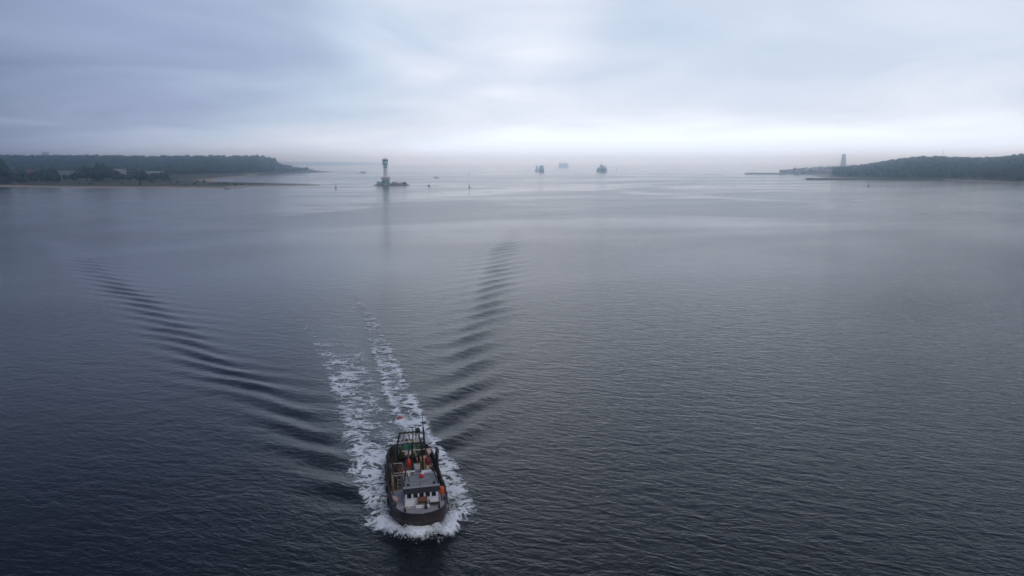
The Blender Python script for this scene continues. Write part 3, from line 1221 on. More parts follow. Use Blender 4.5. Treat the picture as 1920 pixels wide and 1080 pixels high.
g0, g1 = G(628, 322.4), G(676, 323.6)
pts = []
for k in range(150):
    f_ = rnd.random()
    q_ = g0.lerp(g1, f_)
    pts.append((q_.x + rnd.uniform(-2, 2), q_.y + rnd.gauss(0, 3), rnd.uniform(-0.6, 0.35), rnd.uniform(0.6, 1.3)))
o = rocks('stone_groyne', pts, m_rock)
tag(o, 'row of low stones of a groyne running out from the far beach', 'groyne', kind='stuff')

# ================================================================== LIGHTHOUSE ON ITS ROCK ISLAND
LB = G(723.5, 347.5)
m_green = mat('lighthouse_green', (0.10, 0.27, 0.25), 0.5, vary=0.15, dirt=(0.10, 0.14, 0.13), dirt_amt=0.2)
m_lhwhite = mat('lighthouse_white', (0.80, 0.78, 0.79), 0.6, vary=0.06, dirt=(0.45, 0.40, 0.38), dirt_amt=0.25, dirt_scale=0.5)
PXM = LB.y / math.cos(0.03) / F          # metres per photograph pixel at the lighthouse
pts = []
for k in range(900):
    f_ = rnd.random()
    px = 701 + 66 * f_
    prof = 2.2 * math.sin(math.pi * min(1, max(0, f_))) ** 0.5 + (1.2 if 0.5 < f_ < 0.92 else 0)
    w = 8 * math.sin(math.pi * min(0.99, max(0.01, f_))) ** 0.6
    yy = rnd.gauss(0, 0.55) * w
    z = prof * max(0, 1 - (abs(yy) / (w * 1.3)) ** 2) - 0.5
    pts.append(((px - 723.5) * PXM, yy, z, rnd.uniform(0.6, 1.4)))
root = thing('rock_island', 'low brown rock island carrying the green and white lighthouse', 'island', LB)
rocks('boulder_bank', pts, m_rock, root)
mb = MB()
isl = [((701 + 66 * (0.5 + 0.47 * math.cos(a)) - 723.5) * PXM, 6.5 * math.sin(a)) for a in [i * 2 * math.pi / 24 for i in range(24)]]
nI = len(isl)
mb.add([(x * 1.02 - 0.1, y * 1.3, -1.0) for x, y in isl] + [(x * 0.86 + 1.2, y * 0.75, 1.5) for x, y in isl],
       [tuple(range(nI - 1, -1, -1)), tuple(range(nI, 2 * nI))] + [(i, (i + 1) % nI, nI + (i + 1) % nI, nI + i) for i in range(nI)])
mb.build('island_core', m_rock, root)

LH = 32.4
root = thing('lighthouse', 'green and white lighthouse with flared cabin standing on the rock island', 'lighthouse', (LB.x, LB.y, 0.8))
MB().lathe([(6.3, -0.8), (6.3, 1.2), (6.0, 1.5)], n=24).build('foundation', m_conc, root)
MB().lathe([(5.0, 1.4), (5.0, 5.2), (4.6, 5.5)], n=24, sx=1.0).build('base_drum', m_green, root, smooth=True)
MB().box((-8.0, -1, 0.6), (6.5, 6, 3.6)).build('store_house', mat('pale_teal', (0.28, 0.40, 0.39), 0.7), root, bevel=0.1)
MB().box((9.4, -0.5, 0.6), (3.6, 4, 2.6)).build('landing_hut', m_conc, root, bevel=0.1)
MB().lathe([(3.6, 5.4), (4.2, 6.0), (6.2, 7.2), (6.2, 7.6), (2.6, 7.6)], n=24).build('helideck_skirt', m_lhwhite, root)
MB().lathe([(6.0, 7.62), (6.0, 9.4), (5.7, 9.6), (3.0, 9.9)], n=24).build('lower_gallery', m_conc, root)
MB().lathe([(2.75, 9.5), (2.55, 12), (2.45, 22.0)], n=20).build('shaft', m_lhwhite, root, smooth=True)
for k, z in enumerate((12.5, 15.5, 18.5)):
    MB().box((0.2, -2.52, z), (0.7, 0.3, 1.1)).build('window', m_glass, root)
MB().lathe([(2.58, 22.0), (2.58, 23.3)], n=20).build('dark_band', m_green, root)
MB().lathe([(2.5, 23.3), (2.5, 24.4)], n=20).build('upper_collar', m_lhwhite, root)
MB().lathe([(4.6, 24.0), (4.6, 24.25), (2.4, 24.25), (2.4, 24.0)], n=20).build('gallery_deck', m_lhwhite, root)
rl = MB()
rl.torus((0, 0, 25.2), 4.5, 0.06, n=24, k=5)
rl.torus((0, 0, 24.7), 4.5, 0.04, n=24, k=5)
for k in range(16):
    a = k * math.pi / 8
    rl.tube((4.5 * math.cos(a), 4.5 * math.sin(a), 24.25), (4.5 * math.cos(a), 4.5 * math.sin(a), 25.2), 0.05, 0.05, 5)
rl.build('gallery_railing', m_lhwhite, root)
MB().lathe([(2.3, 24.3), (2.5, 25.2), (3.7, 28.0), (3.7, 28.3)], n=20).build('flared_neck', m_green, root, smooth=True)
MB().lathe([(3.85, 28.31), (3.85, 29.3)], n=20).build('white_ring', m_lhwhite, root)
MB().lathe([(3.4, 29.31), (3.7, 32.4), (3.7, 32.6)], n=20).build('lantern_room', m_green, root)
for k in range(12):
    a = k * math.pi / 6 + 0.2
    b = MB().box((0, 0, 0), (1.3, 0.2, 1.5))
    o = b.build('pane', m_glass, root)
    o.location = (3.62 * math.cos(a), 3.62 * math.sin(a), 30.3)
    o.rotation_euler = (0, 0, a + math.pi / 2)
MB().lathe([(4.0, 32.61), (4.0, 33.2), (1.2, 33.9), (1.0, 34.6), (0.2, 35.0)], n=20).build('roof', m_lhwhite, root)
MB().tube((0, 0, 34.8), (0, 0, 37.0), 0.08, 0.05, 5).build('aerial', m_conc, root)
# small things on the island
for (px, w, h, lb) in ((739, 4.0, 3.0, 'brown equipment shed on the rock island beside the lighthouse'), (758, 5.0, 2.6, 'dark low shed at the outer end of the rock island')):
    r2 = thing('shed', lb, 'shed', (LB.x + (px - 723.5) * PXM, LB.y - 1.5, 1.4))
    MB().box((0, 0, 0), (w, 3, h)).build('wall', m_brick if px < 750 else m_pile, r2, bevel=0.05)
    MB().box((0, 0, h + .01), (w + 0.6, 3.6, 0.3), taper=(0.92, 0.9)).build('roof', m_grey_roof, r2)
    MB().box((0.3, -1.53, 0.02), (0.9, 0.1, 2.0)).build('door', m_glass, r2)
o = MB().tube((0, 0, -0.5), (0, 0, 5.6), 0.22, 0.16, 6).sphere((0, 0, 5.8), 0.42, 8, 5).build('beacon_post', m_pile)
o.location = (LB.x + (745.5 - 723.5) * PXM, LB.y - 2, 1.4)
tag(o, 'short dark beacon post with a round lamp on the rock island', 'post')

# ================================================================== SHIPS AND BOATS AT A DISTANCE
m_hull_blue = mat('hull_dark_blue', (0.11, 0.14, 0.20), 0.5, vary=0.15)
m_hull_red = mat('hull_dark_red', (0.14, 0.05, 0.045), 0.55, vary=0.15)
m_ship_grey = mat('ship_grey', (0.28, 0.30, 0.33), 0.55, vary=0.1)
m_ship_white = mat('ship_white', (0.55, 0.56, 0.58), 0.5, vary=0.06)
m_sail = mat('sail_cloth', (0.33, 0.27, 0.25), 0.9, vary=0.1)
m_sail_w = mat('white_sail', (0.7, 0.7, 0.7), 0.9, vary=0.05)
m_black = mat('black_paint', (0.020, 0.020, 0.022), 0.55, vary=0.3)


def hull_mesh(L, B, D, draft=1.0, bow_full=0.5, flare=0.82, sheer=0.25):
    """a ship's hull seen from the bow or the side: bow at +x"""
    st = [(-0.5, 0.80), (-0.42, 0.95), (-0.25, 1.0), (0.15, 1.0), (0.32, 0.86), (0.42, 0.55 + 0.2 * bow_full), (0.48, 0.25 + 0.2 * bow_full), (0.5, 0.04)]
    pts, fs = [], []
    for f_, w in st:
        hb = B / 2 * w
        zt = D * (1 + sheer * max(0, f_) ** 2 * 4)
        hw = hb * (flare if f_ > 0.2 else 0.94) * (0.75 if f_ > 0.4 else 1)
        xo = f_ * L
        xb = xo - (0.03 * L if f_ > 0.45 else 0)
        pts += [(xb, -hw, -draft), (xo, -hb, zt), (xo, hb, zt), (xb, hw, -draft)]
    for j in range(len(st) - 1):
        a, b = j * 4, j * 4 + 4
        fs += [(a, b, b + 1, a + 1), (a + 1, b + 1, b + 2, a + 2), (a + 2, b + 2, b + 3, a + 3), (a + 3, b + 3, b, a)]
    fs += [(0, 1, 2, 3), tuple(len(st) * 4 - 4 + i for i in (3, 2, 1, 0))]
    return MB().add(pts, fs)


def windows_row(root, x, y0, y1, z, n, w=1.2, h=1.0):
    """a row of bridge windows facing the bow"""
    for k in range(n):
        y = y0 + (y1 - y0) * (k + 0.5) / n
        MB().box((x, y, z), (0.15, w, h)).build('window', m_glass, root)


# grey vessel coming in bow-on, block superstructure and high mast
c = G(1129, 322.0)
s = c.y / F
root = thing('cargo_ship', 'grey ship with stepped superstructure and tall mast coming in bow first', 'ship', c, R(-90) + 0.06)
hull_mesh(95, 14 * s, 5.4 * s, 1.0).build('hull', m_hull_blue, root)
MB().box((-12, 2.8 * s, 5.4 * s), (30, 7.0 * s, 5.0 * s)).build('deck_house', m_ship_grey, root, bevel=0.3)
MB().box((-10, -2.6 * s, 5.4 * s), (24, 6.2 * s, 2.8 * s)).build('cargo_block', m_ship_grey, root, bevel=0.3)
MB().box((-12, 0.2 * s, 10.45 * s), (14, 5.0 * s, 2.2 * s), taper=(0.9, 0.85)).build('bridge', m_ship_grey, root, bevel=0.2)
windows_row(root, -4.6, -2.0 * s, 2.4 * s, 11.2 * s, 6, 0.9, 1.1)
mb = MB().tube((-14, -0.3 * s, 12.6 * s), (-14, -0.3 * s, 17.2 * s), 0.55 * s, 0.25 * s, 8)
mb.box((-14, -0.3 * s, 14.4 * s), (1.2, 4.0 * s, 0.5))
mb.build('mast', m_ship_grey, root)
MB().lathe([(1.5 * s, 8.2 * s), (1.3 * s, 11.6 * s)], (-22, 0, 0), 12).build('funnel', m_hull_blue, root)
MB().tube((30, 0, 5.0 * s), (30, 0, 9.0 * s), 0.35, 0.2, 6).build('foremast', m_ship_grey, root)

# round-topped dark ship beside it
c = G(1015.3, 322.4)
s = c.y / F
root = thing('ferry', 'dark blue round-topped ferry seen bow first next to a sailing ship', 'ship', c, R(-90))
hull_mesh(80, 10 * s, 4.2 * s, 1.0).build('hull', m_hull_blue, root)
MB().prism([(22, -3.5 * s), (26, 0), (22, 3.5 * s), (-25, 4.7 * s), (-25, -4.7 * s)], 4.2 * s, 9.0 * s).build('superstructure', m_ship_grey, root, bevel=0.4)
MB().box((-2, 0, 9.02 * s), (22, 8.0 * s, 2.0 * s), taper=(0.9, 0.86)).build('bridge', m_ship_grey, root, bevel=0.3)
windows_row(root, 9.2, -3.6 * s, 3.6 * s, 9.7 * s, 7, 1.1, 1.2)
MB().box((-6, 0, 11.04 * s), (14, 5.0 * s, 1.2 * s), taper=(0.8, 0.6)).build('top_deck', m_ship_grey, root, bevel=0.3)
MB().tube((-6, 0, 12.2 * s), (-6, 0, 14.4 * s), 0.4, 0.2, 6).build('mast', m_ship_grey, root)

# traditional sailing ship, dark sails
c = G(1005.8, 320.6)
s = c.y / F
root = thing('sailing_ship', 'traditional sailing ship with narrow brown sails near the round-topped ferry', 'sailing ship', c, R(-90) - 0.2)
hull_mesh(28, 5.0 * s, 2.0 * s, 0.6).build('hull', m_black, root)
MB().tube((2, 0, 1.5 * s), (2, 0, 14.2 * s), 0.3, 0.12, 6).build('mast', m_pile, root)
MB().tube((-8, 0, 1.5 * s), (-8, 0, 12.0 * s), 0.28, 0.12, 6).build('mast', m_pile, root)
for x0, hh in ((2, 11.0), (-8, 9.6)):
    MB().add([(x0 - .4, -0.15, 2.6 * s), (x0 - 7.5, 3.2, 2.6 * s), (x0 - 6.0, 2.4, hh * 0.72 * s), (x0 - .4, -0.1, hh * s),
              (x0 - .4, 0.05, 2.6 * s), (x0 - 7.5, 3.4, 2.6 * s), (x0 - 6.0, 2.6, hh * 0.72 * s), (x0 - .4, 0.1, hh * s)],
             [(0, 1, 2, 3), (7, 6, 5, 4), (0, 4, 5, 1), (1, 5, 6, 2), (2, 6, 7, 3), (3, 7, 4, 0)]).build('sail', m_sail, root)
MB().add([(13, -0.1, 2.0 * s), (3, -2.6, 2.8 * s), (2.4, -.1, 11 * s), (13, 0.1, 2.0 * s), (3, -2.4, 2.8 * s), (2.4, .1, 11 * s)],
         [(0, 1, 2), (5, 4, 3), (0, 3, 4, 1), (1, 4, 5, 2), (2, 5, 3, 0)]).build('jib', m_sail, root)
MB().tube((12, 0, 1.9 * s), (18, 0, 2.8 * s), 0.2, 0.1, 6).build('bowsprit', m_pile, root)

# pale box-shaped car carrier far out
c = G(1056, 313.6)
s = c.y / F
root = thing('car_carrier', 'pale box-shaped car carrier ship far out in the haze', 'ship', c, R(-160))
hull_mesh(17.5 * s, 26, 3.2 * s, 1.0, 0.8).build('hull', mat('pale_blue_hull', (0.42, 0.47, 0.55), 0.5), root)
MB().box((-0.3 * s, 0, 3.2 * s), (15.8 * s, 25.6, 4.4 * s), taper=(0.985, 0.97)).build('garage_block', m_ship_white, root, bevel=0.8)
MB().box((5.0 * s, 0, 7.62 * s), (1.8 * s, 22, 0.9 * s)).build('bridge', m_ship_white, root, bevel=0.3)
MB().box((-4.6 * s, 6, 7.62 * s), (1.5 * s, 7, 1.1 * s), taper=(0.85, 0.85)).build('funnel', m_hull_blue, root)
for k in range(10):
    MB().box((-6.4 * s + k * 1.25 * s, -12.96, 5.0 * s), (0.5 * s, 0.3, 0.6 * s)).build('vent', m_ship_grey, root)


def sailboat(px, py, hpx, label, rz, sails=True, group=None):
    c = G(px, py)
    s = c.y / F
    hh = hpx * s
    root = thing('sailing_boat', label, 'sailing boat', c, rz, group)
    L = hh * 0.85
    hull_mesh(L, L * 0.3, hh * 0.10, 0.3).build('hull', m_ship_white if sails else m_black, root)
    MB().box((-0.05 * L, 0, hh * 0.10), (L * 0.3, L * 0.17, hh * 0.05), taper=(0.85, 0.8)).build('cabin', m_ship_white, root)
    MB().tube((0.05 * L, 0, hh * 0.08), (0.05 * L, 0, hh), 0.10, 0.06, 6).build('mast', m_pile, root)
    MB().tube((0.04 * L, 0, hh * 0.2), (-0.42 * L, 0.04 * L, hh * 0.2), 0.08, 0.06, 6).build('boom', m_pile, root)
    if sails:
        MB().add([(0.03 * L, -.02, hh * 0.22), (-0.4 * L, 0.03 * L, hh * 0.22), (0.03 * L, 0, hh * 0.96), (0.03 * L, .04, hh * 0.22), (-0.4 * L, 0.03 * L + .06, hh * 0.22), (0.03 * L, 0.06, hh * 0.96)],
                 [(0, 1, 2), (5, 4, 3), (0, 3, 4, 1), (1, 4, 5, 2), (2, 5, 3, 0)]).build('sail', m_sail_w, root)
    return root


sailboat(1156.5, 319.3, 6.5, 'small sailing boat beyond the grey ship with stepped superstructure', R(-60))
sailboat(1166.0, 319.0, 4.0, 'tiny sailing boat farthest out past the grey ship', R(-120))
sailboat(804.5, 349.0, 15.0, 'dark yacht with bare mast anchored near the green buoy', R(-75), sails=False)
sailboat(1228, 325.5, 5.0, 'small sailing boat alone in the open fairway towards the town', R(-100))
sailboat(881, 327.0, 9.0, 'far sailing boat straight up the fairway beyond the green buoy', R(-95))


def motorboat(px, py, wpx, label, rz, hullm=None, name='motor_boat', group=None):
    c = G(px, py)
    s = c.y / F
    L = wpx * s
    root = thing(name, label, 'boat', c, rz, group)
    hull_mesh(L, L * 0.32, L * 0.12, 0.3, 0.6).build('hull', hullm or m_ship_white, root)
    MB().box((-0.02 * L, 0, L * 0.12), (L * 0.36, L * 0.24, L * 0.13), taper=(0.75, 0.85), shear=(-0.03 * L, 0)).build('cabin', m_ship_white, root, bevel=0.02 * L)
    MB().box((0.165 * L, 0, L * 0.17), (0.03 * L, L * 0.19, L * 0.06), shear=(-0.02 * L, 0)).build('windscreen', m_glass, root)
    MB().tube((-0.1 * L, 0, L * 0.24), (-0.1 * L, 0, L * 0.42), 0.012 * L, 0.008 * L, 5).build('mast', m_pile, root)
    return root


motorboat(818, 333.5, 11, 'white motor boat crossing the fairway behind the lighthouse island', R(10))
motorboat(1716, 336.4, 9, 'white motor boat lying off the long dark pier', R(-70))
motorboat(681, 324.3, 12, 'dark work boat moored at the end of the stone groyne', R(170), m_black, 'work_boat')
motorboat(118, 353.0, 7, 'small white boat drawn up at the grassy shore', R(0))
motorboat(426, 354.0, 13, 'grey boat lying at the foot of the sand spit', R(175), m_ship_grey, 'work_boat')


# ------------------------------------------------------------------ navigation marks
m_bgreen = mat('buoy_green', (0.02, 0.08, 0.05), 0.5, vary=0.2)
m_bred = mat('buoy_red', (0.14, 0.03, 0.03), 0.5, vary=0.2)
m_byell = mat('buoy_weathered_yellow', (0.38, 0.30, 0.10), 0.6, vary=0.2)


def buoy(px, py, hpx, m, label, kind='lit'):
    c = G(px, py)
    hh = hpx * c.y / F
    root = thing('navigation_buoy', label, 'buoy', c, rnd.uniform(0, 1))
    root.rotation_euler = (rnd.uniform(-.04, .04), rnd.uniform(-.04, .04), 0)
    MB().lathe([(0.16 * hh, -0.15 * hh), (0.21 * hh, 0.02 * hh), (0.20 * hh, 0.13 * hh), (0.10 * hh, 0.2 * hh)], n=14).build('float_body', m, root, smooth=True)
    if kind == 'lit':
        mb = MB()
        for a in range(4):
            x, y = math.cos(a * math.pi / 2 + .78), math.sin(a * math.pi / 2 + .78)
            mb.tube((x * 0.10 * hh, y * 0.10 * hh, 0.18 * hh), (x * 0.05 * hh, y * 0.05 * hh, 0.78 * hh), 0.016 * hh, 0.014 * hh, 5)
        for z in (0.35, 0.55):
            mb.torus((0, 0, z * hh), 0.085 * hh, 0.012 * hh, n=8, k=4)
        mb.build('lattice_tower', m, root)
        MB().box((0, 0, 0.36 * hh), (0.11 * hh, 0.02 * hh, 0.32 * hh)).box((0, 0, 0.36 * hh), (0.02 * hh, 0.11 * hh, 0.321 * hh)).build('radar_reflector', m, root)
        MB().lathe([(0.06 * hh, 0.78 * hh), (0.06 * hh, 0.9 * hh), (0.03 * hh, 1.0 * hh)], n=8).build('lantern', m_glass, root)
    else:
        MB().tube((0, 0, 0.15 * hh), (0, 0, 0.92 * hh), 0.055 * hh, 0.045 * hh, 8).build('spar', m, root)
        MB().lathe([(0.09 * hh, 0.86 * hh), (0.09 * hh, 1.0 * hh)], n=8).build('topmark', m, root)
    return root


buoy(880.3, 352.0, 8.6, m_bgreen, 'dark green lit buoy in the fairway off the lighthouse island')
buoy(1628.3, 350.0, 8.2, m_bred, 'red lit buoy in front of the long dark pier')
buoy(1580.3, 343.5, 6.0, m_byell, 'faded yellowish buoy close in front of the long pier', 'spar')
buoy(1507.3, 337.8, 5.5, m_bgreen, 'dark buoy marking the head of the long pier', 'spar')
buoy(629.6, 352.5, 8.5, m_bred, 'reddish spar buoy between the sand spit and the lighthouse island', 'spar')
buoy(68, 354.6, 3.6, m_bgreen, 'small dark buoy close off the tree-lined shore')
buoy(63.2, 596.8 * 1.0, 1.0, m_byell, 'tiny pale float on the open water beyond the wake crests', 'spar').location = G(186, 596)


# ================================================================== FISHING TRAWLER
m_hullp = mat('hull_brown_black', (0.045, 0.039, 0.038), 0.55, vary=0.35, vscale=1.2, dirt=(0.10, 0.055, 0.035), dirt_amt=0.42, dirt_scale=0.9)
m_deckg = mat('deck_grey_paint', (0.31, 0.30, 0.33), 0.7, vary=0.12, vscale=2.5, bump=0.004, dirt=(0.16, 0.12, 0.10), dirt_amt=0.35)
m_roofg = mat('roof_grey_paint', (0.22, 0.23, 0.25), 0.6, vary=0.10, vscale=2.0, dirt=(0.12, 0.10, 0.09), dirt_amt=0.35)
m_visor = mat('visor_dark_grey', (0.050, 0.055, 0.065), 0.5, vary=0.12)
m_wood = mat('deck_planks', (0.085, 0.055, 0.035), 0.8, vary=0.4, vscale=1.6, bump=0.006)
m_rust = mat('rusty_steel', (0.16, 0.065, 0.030), 0.75, vary=0.4, vscale=4.0, dirt=(0.05, 0.03, 0.02), dirt_amt=0.4)
m_steel = mat('dark_steel', (0.035, 0.033, 0.032), 0.5, vary=0.3, dirt=(0.10, 0.05, 0.03), dirt_amt=0.35)
m_ochre = mat('ochre_paint', (0.30, 0.19, 0.06), 0.6, vary=0.2, dirt=(0.15, 0.08, 0.04), dirt_amt=0.4)
m_rail = mat('pale_rail', (0.45, 0.42, 0.38), 0.6, vary=0.15, dirt=(0.20, 0.10, 0.05), dirt_amt=0.35)
m_orange = mat('orange_float', (0.72, 0.11, 0.03), 0.5, vary=0.12)
m_red = mat('red_float', (0.50, 0.03, 0.022), 0.45, vary=0.15)
m_tred = mat('worn_red_float', (0.36, 0.05, 0.04), 0.6, vary=0.25)
m_dred = mat('dark_red_float', (0.23, 0.02, 0.03), 0.5, vary=0.2)
m_pink = mat('pink_rope', (0.62, 0.40, 0.36), 0.8, vary=0.15)
m_netg = mat('green_net', (0.018, 0.115, 0.07), 0.9, vary=0.4, vscale=9.0, bump=0.02)
m_neto = mat('olive_net', (0.045, 0.05, 0.025), 0.95, vary=0.5, vscale=9.0, bump=0.03)
m_blue = mat('blue_crate', (0.05, 0.09, 0.25), 0.6, vary=0.2)

boat = thing('fishing_trawler', 'dark hulled fishing trawler with grey foredeck and white wheelhouse ploughing through foam', 'trawler', BOAT_C, BOAT_ROT)
# gentle trim: bow up a little
boat.rotation_euler = Euler((R(0.8), R(-1.0), BOAT_ROT))

# stations: x, half breadth at rail, half breadth at waterline, height of rail
ST = [(-8.5, 1.75, 1.35, 1.65), (-8.2, 1.98, 1.6, 1.62), (-7.2, 2.22, 1.95, 1.58), (-5.5, 2.38, 2.2, 1.55), (-3, 2.46, 2.34, 1.55), (0, 2.50, 2.36, 1.60),
      (2.5, 2.50, 2.34, 1.74), (4.4, 2.46, 2.2, 1.88), (5.8, 2.34, 1.95, 1.98), (6.9, 2.08, 1.55, 2.06), (7.6, 1.72, 1.15, 2.11), (8.1, 1.25, 0.75, 2.15), (8.4, 0.70, 0.35, 2.17), (8.5, 0.12, 0.05, 2.18)]


def rail_at(x):
    xs = [s[0] for s in ST]
    return float(np.interp(x, xs, [s[1] for s in ST])), float(np.interp(x, xs, [s[3] for s in ST]))


# fine stations by interpolation
xs_f = np.concatenate([np.linspace(-8.5, 6.5, 31), np.linspace(6.75, 8.5, 12)])
pts, fs = [], []
LEV = 7
for x in xs_f:
    hb = float(np.interp(x, [s[0] for s in ST], [s[1] for s in ST]))
    hw = float(np.interp(x, [s[0] for s in ST], [s[2] for s in ST]))
    zr = float(np.interp(x, [s[0] for s in ST], [s[3] for s in ST]))
    ring = []
    for k in range(LEV):
        f_ = k / (LEV - 1)
        z = -0.9 + (zr + 0.9) * f_
        w = hw * (0.55 + 0.45 * min(1, (f_ * (zr + 0.9)) / 0.9)) if z < 0 else hw + (hb - hw) * (z / zr) ** 0.85
        rake = -0.55 * (1 - f_) * max(0, (x - 6.0) / 2.5) ** 2
        ring.append((x + rake, w, z))
    # inside of the bulwark
    inn = [(ring[-1][0], max(0.02, ring[-1][1] - 0.16), zr), (ring[-1][0], max(0.02, ring[-1][1] - 0.16), zr - 0.75)]
    port = ring + inn
    pts += [(a, b, c_) for a, b, c_ in port] + [(a, -b, c_) for a, b, c_ in port]
K = LEV + 2
for j in range(len(xs_f) - 1):
    a, b = j * 2 * K, (j + 1) * 2 * K
    for side in (0, K):
        for k in range(K - 1):
            fs.append((a + side + k, b + side + k, b + side + k + 1, a + side + k + 1))
    fs.append((a, a + K, b + K, b))
j = 0
fs.append(tuple(range(0, LEV)) + tuple(K + i for i in range(LEV - 1, -1, -1)))
j = (len(xs_f) - 1) * 2 * K
fs.append(tuple(j + i for i in range(LEV - 1, -1, -1)) + tuple(j + K + i for i in range(LEV)))
hull = MB().add(pts, fs).build('hull', m_hullp, boat, smooth=True)

# rubbing strakes and rail cap
for side in (-1, 1):
    pr = []
    for x in xs_f:
        hb, zr = rail_at(x)
        pr.append((x, side * (hb + 0.03), zr - 0.62))
    MB().path(pr, 0.06, 6).build('rubbing_strake', m_hullp, hull)
    pr = [(x, side * (rail_at(x)[0] - 0.07), rail_at(x)[1] + 0.03) for x in xs_f]
    MB().path(pr, 0.085, 6).build('rail_cap', m_black, hull)
MB().path([(-8.5, -1.7, 1.78), (-8.62, 0, 1.80), (-8.5, 1.7, 1.78)], 0.09, 6).build('stern_rail_cap', m_black, hull)

# foredeck (raised) and working deck
X_BREAK = 2.2


def deck_poly(x0, x1, inset, n=18):
    xs = np.linspace(x0, x1, n)
    left = [(float(x), -(max(0.03, rail_at(x)[0] - inset))) for x in xs]
    right = [(float(x), (max(0.03, rail_at(x)[0] - inset))) for x in xs[::-1]]
    return left + right


def deck_sheet(name, x0, x1, inset, dz, thick, m, camber=0.06, n=22):
    xs = np.linspace(x0, x1, n)
    pts, fs = [], []
    cols = 9
    for x in xs:
        w = max(0.03, rail_at(x)[0] - inset)
        z = (rail_at(x)[1] + dz) if dz is not None else thick
        for k in range(cols):
            f_ = -1 + 2 * k / (cols - 1)
            pts.append((float(x), w * f_, z + camber * (1 - f_ * f_)))
    for j in range(n - 1):
        for k in range(cols - 1):
            a = j * cols + k
            fs.append((a, a + cols, a + cols + 1, a + 1))
    return MB().add(pts, fs).build(name, m, boat, smooth=True)


fd = deck_sheet('foredeck', X_BREAK, 8.36, 0.13, -0.09, 0, m_deckg, 0.08)
zb = rail_at(X_BREAK)[1] - 0.09
MB().box((X_BREAK - 0.04, 0, 0.8), (0.08, 4.6, zb - 0.82)).build('break_bulkhead', m_hullp, boat)
# working deck of separate planks
wd = deck_sheet('working_deck', -8.35, X_BREAK - 0.02, 0.15, None, 0.84, m_hullp, 0.0)
npl = 17
for k in range(npl):
    y = -2.1 + 4.2 * k / (npl - 1)
    lx = -8.2 if abs(y) < 1.6 else (-7.2 if abs(y) < 1.95 else -5.6)
    MB().box(((lx + X_BREAK - 0.1) / 2, y, 0.86), (X_BREAK - 0.1 - lx, 0.235, 0.035)).build('plank', m_wood, wd)

# ---- wheelhouse
WF, WA_, WHW = 6.35, 4.15, 1.40                 # front, aft, half width
zf = 1.98
wh = MB().box(((WF + WA_) / 2, 0.1, zf - 0.3), (WF - WA_, 2 * WHW, 1.80), taper=(0.97, 0.97)).build('wheelhouse', m_white, boat, bevel=0.05)
# front windows, dark, deep set between posts
for k in range(5):
    y = 0.1 + (-1.02 + 0.51 * k)
    MB().box((WF - 0.03, y, zf + 0.72), (0.10, 0.36, 0.42)).build('window', m_glass, wh)
    fr = MB()
    fr.box((WF + 0.0, y - 0.205, zf + 0.68), (0.09, 0.045, 0.5)).box((WF + 0.0, y + 0.205, zf + 0.68), (0.09, 0.045, 0.5))
    fr.box((WF + 0.0, y, zf + 0.665), (0.092, 0.36, 0.05))
    fr.build('window_frame', m_white, wh)
for side in (-1, 1):
    for k in range(2):
        MB().box((5.85 - 0.62 * k, 0.1 + side * (WHW - 0.03), zf + 0.65), (0.42, 0.10, 0.48)).build('window', m_glass, wh)
MB().box((4.55, 0.1 + 1.385, zf - 0.02), (0.5, 0.08, 1.2)).build('door', m_rail, wh)
MB().box((4.55, 0.1 - 1.385, zf - 0.02), (0.5, 0.08, 1.2)).build('door', m_rail, wh)
# flared dark visor and grey roof
zr = zf + 1.36
vis = MB()
vf, va = WF + 0.16, WA_ - 0.05
vis.add([(WF + 0.06, 0.1 - WHW - .03, zr - 0.24), (WF + 0.06, 0.1 + WHW + .03, zr - 0.24), (vf, 0.1 + WHW + 0.14, zr + 0.30), (vf, 0.1 - WHW - 0.14, zr + 0.30),
         (va, 0.1 - WHW - .03, zr - 0.10), (va, 0.1 + WHW + .03, zr - 0.10), (va, 0.1 + WHW + .06, zr + 0.30), (va, 0.1 - WHW - .06, zr + 0.30)],
        [(0, 1, 2, 3), (4, 5, 1, 0), (1, 5, 6, 2), (4, 0, 3, 7), (7, 6, 5, 4), (3, 2, 6, 7)])
vis.build('visor', m_visor, wh)
rf = MB()
rf.add([(vf + 0.03, 0.1 - WHW - 0.17, zr + 0.302), (vf + 0.03, 0.1 + WHW + 0.17, zr + 0.302), (va - .05, 0.1 + WHW - 0.05, zr + 0.302), (va - .05, 0.1 - WHW + 0.05, zr + 0.302),
        (vf - 0.05, 0.1 - WHW - 0.08, zr + 0.40), (vf - 0.05, 0.1 + WHW + 0.08, zr + 0.40), (va, 0.1 + WHW - 0.1, zr + 0.46), (va, 0.1 - WHW + 0.1, zr + 0.46)],
       [(3, 2, 1, 0), (4, 5, 6, 7), (0, 1, 5, 4), (1, 2, 6, 5), (2, 3, 7, 6), (3, 0, 4, 7)])
roof = rf.build('roof', m_roofg, wh)
MB().box((5.05, 0.05, zr + 0.41), (0.95, 1.8, 0.18), taper=(0.94, 0.97)).build('roof_hatch', m_roofg, roof, bevel=0.03)
MB().box((3.85, 0.78, zr + 0.30), (0.40, 0.85, 0.30)).build('white_locker', m_white, roof, bevel=0.03)
mb = MB().tube((5.3, 0.25, zr + 0.40), (5.3, 0.25, zr + 0.66), 0.05, 0.05, 6)
mb.lathe([(0.06, zr + 0.62), (0.17, zr + 0.70), (0.19, zr + 0.86), (0.10, zr + 0.95)], (5.3, 0.25, 0), 10)
mb.tube((5.3, 0.05, zr + 0.78), (5.3, 0.45, zr + 0.78), 0.07, 0.07, 6)
mb.build('red_lamp', m_red, roof)
MB().box((4.45, -0.75, zr + 0.42), (0.16, 0.16, 0.45)).box((4.45, -0.75, zr + 0.86), (0.10, 1.0, 0.10)).build('radar_scanner', m_white, roof)
mb = MB()
